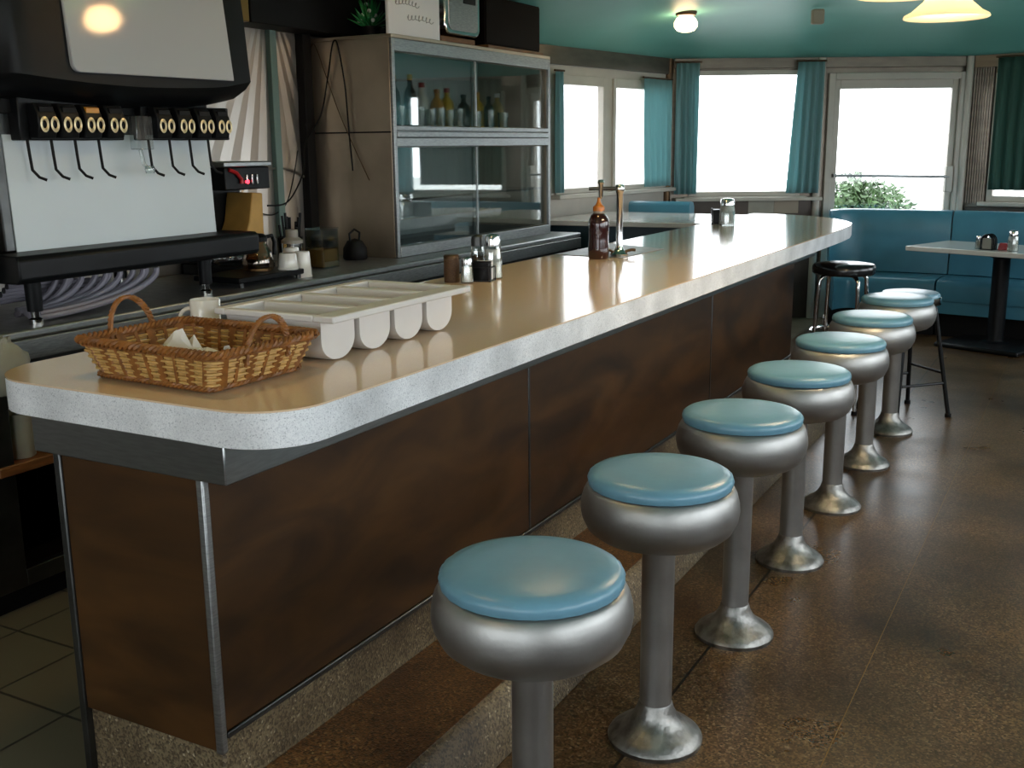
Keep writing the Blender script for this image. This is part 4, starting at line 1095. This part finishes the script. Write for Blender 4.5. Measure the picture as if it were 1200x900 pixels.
o = MB().box(-.045, -.03, -.055, .045, .03, .05).build('ceiling_speaker', M['beige'], None, (-.6, 6.75, 2.475), radians(28), bevel=.012)
tag(o, 'small beige box fixed to the teal ceiling above the far window', 'speaker')

# ------------------------------------------------------------------ outside: shrub beyond the door
p = A+Vector((cos(angF), sin(angF)))*2.25+Vector((-sin(angF), cos(angF)))*1.6
sh = thing('shrub', 'leafy green shrub outside the glass door', 'shrub', (p.x, p.y, -.15), angF)
rnd = random.Random(4); mb = MB()
for k in range(7000):
    a = rnd.uniform(0, 2*pi); e_ = rnd.uniform(-.2, 1.57); rr = rnd.uniform(.45, 1.05)*(1+.12*sin(5*a)+.1*sin(3*e_+a))
    c = Vector((.62*rr*cos(a)*cos(e_), .5*rr*sin(a)*cos(e_), .62+.66*rr*sin(e_)))
    u = Vector((rnd.gauss(0, 1), rnd.gauss(0, 1), rnd.gauss(0, 1))).normalized(); w = u.orthogonal().normalized()
    mb.add([c-u*.045, c+w*.018, c+u*.045, c-w*.018], [(0, 1, 2, 3)])
mb.build('foliage', M['leaf'], sh, smooth=0)
mb = MB()
for k in range(7):
    a = 2*pi*k/7; mb.tube([(.05*cos(a), .05*sin(a), 0), (.25*cos(a), .2*sin(a), .6), (.4*cos(a), .3*sin(a), 1.05)], .014, 6, r1=.006)
mb.build('stems', M['bronze'], sh)

# ------------------------------------------------------------------ daylight
w = bpy.data.worlds.new('overcast sky'); SC.world = w; w.use_nodes = True
bg = w.node_tree.nodes['Background']; bg.inputs[0].default_value = (.90, .96, 1.0, 1); bg.inputs[1].default_value = 3.2
def portal(P, ang, s0, s1, z0, z1):
    l = bpy.data.lights.new('window_portal', 'AREA'); l.shape = 'RECTANGLE'; l.size = s1-s0; l.size_y = z1-z0; l.cycles.is_portal = True
    o = bpy.data.objects.new('window_portal', l); COL.objects.link(o)
    c = Vector((cos(ang), sin(ang)))*((s0+s1)/2); nrm = Vector((-sin(ang), cos(ang)))*.08
    o.location = (P.x+c.x+nrm.x, P.y+c.y+nrm.y, (z0+z1)/2)
    # area light shines along local -Z: point it into the room
    inward = Vector((sin(ang), -cos(ang), 0))
    o.rotation_euler = inward.to_track_quat('-Z', 'Y').to_euler()
portal(B1, angB, .93, 1.6, 1.21, 2.09); portal(B1, angB, 1.73, 2.6, 1.21, 2.09)
portal(A, angF, .19, 1.17, 1.12, 2.19); portal(A, angF, 1.5, 2.5, .3, 2.04)
portal(D2, angR, .24, 2.6, 1.06, 2.14)
for q in rw: portal(R2, angRW, *q)
portal(R3, angBK, .5, 2.3, .9, 2.12); portal(R3, angBK, 2.7, 4.5, .9, 2.12)

# ------------------------------------------------------------------ camera
yaw, pit, rol, f_px = .5013, -.2195, -.0098, 1254.55
fwd = Vector((-sin(yaw)*cos(pit), cos(yaw)*cos(pit), sin(pit))); r0 = Vector((cos(yaw), sin(yaw), 0)); u0 = r0.cross(fwd)
r1 = cos(rol)*r0+sin(rol)*u0; u1 = -sin(rol)*r0+cos(rol)*u0
cam = bpy.data.cameras.new('camera'); co = bpy.data.objects.new('camera', cam); COL.objects.link(co)
mw = Matrix((r1, u1, -fwd)).transposed().to_4x4(); mw.translation = Vector((1.3663, -1.5425, 1.5778)); co.matrix_world = mw
cam.sensor_width = 36; cam.sensor_fit = 'HORIZONTAL'; cam.lens = 36*f_px/1200; cam.clip_start = .05; cam.clip_end = 200
SC.camera = co
vs = SC.view_settings; vs.view_transform = 'Standard'; vs.look = 'None'; vs.gamma = 1; vs.exposure = 1.15; vs.use_curve_mapping = False
cy = SC.cycles
cy.use_denoising = True; cy.max_bounces = 8; cy.diffuse_bounces = 4; cy.glossy_bounces = 4; cy.transparent_max_bounces = 16; cy.sample_clamp_indirect = 6
cy.caustics_reflective = False; cy.caustics_refractive = False
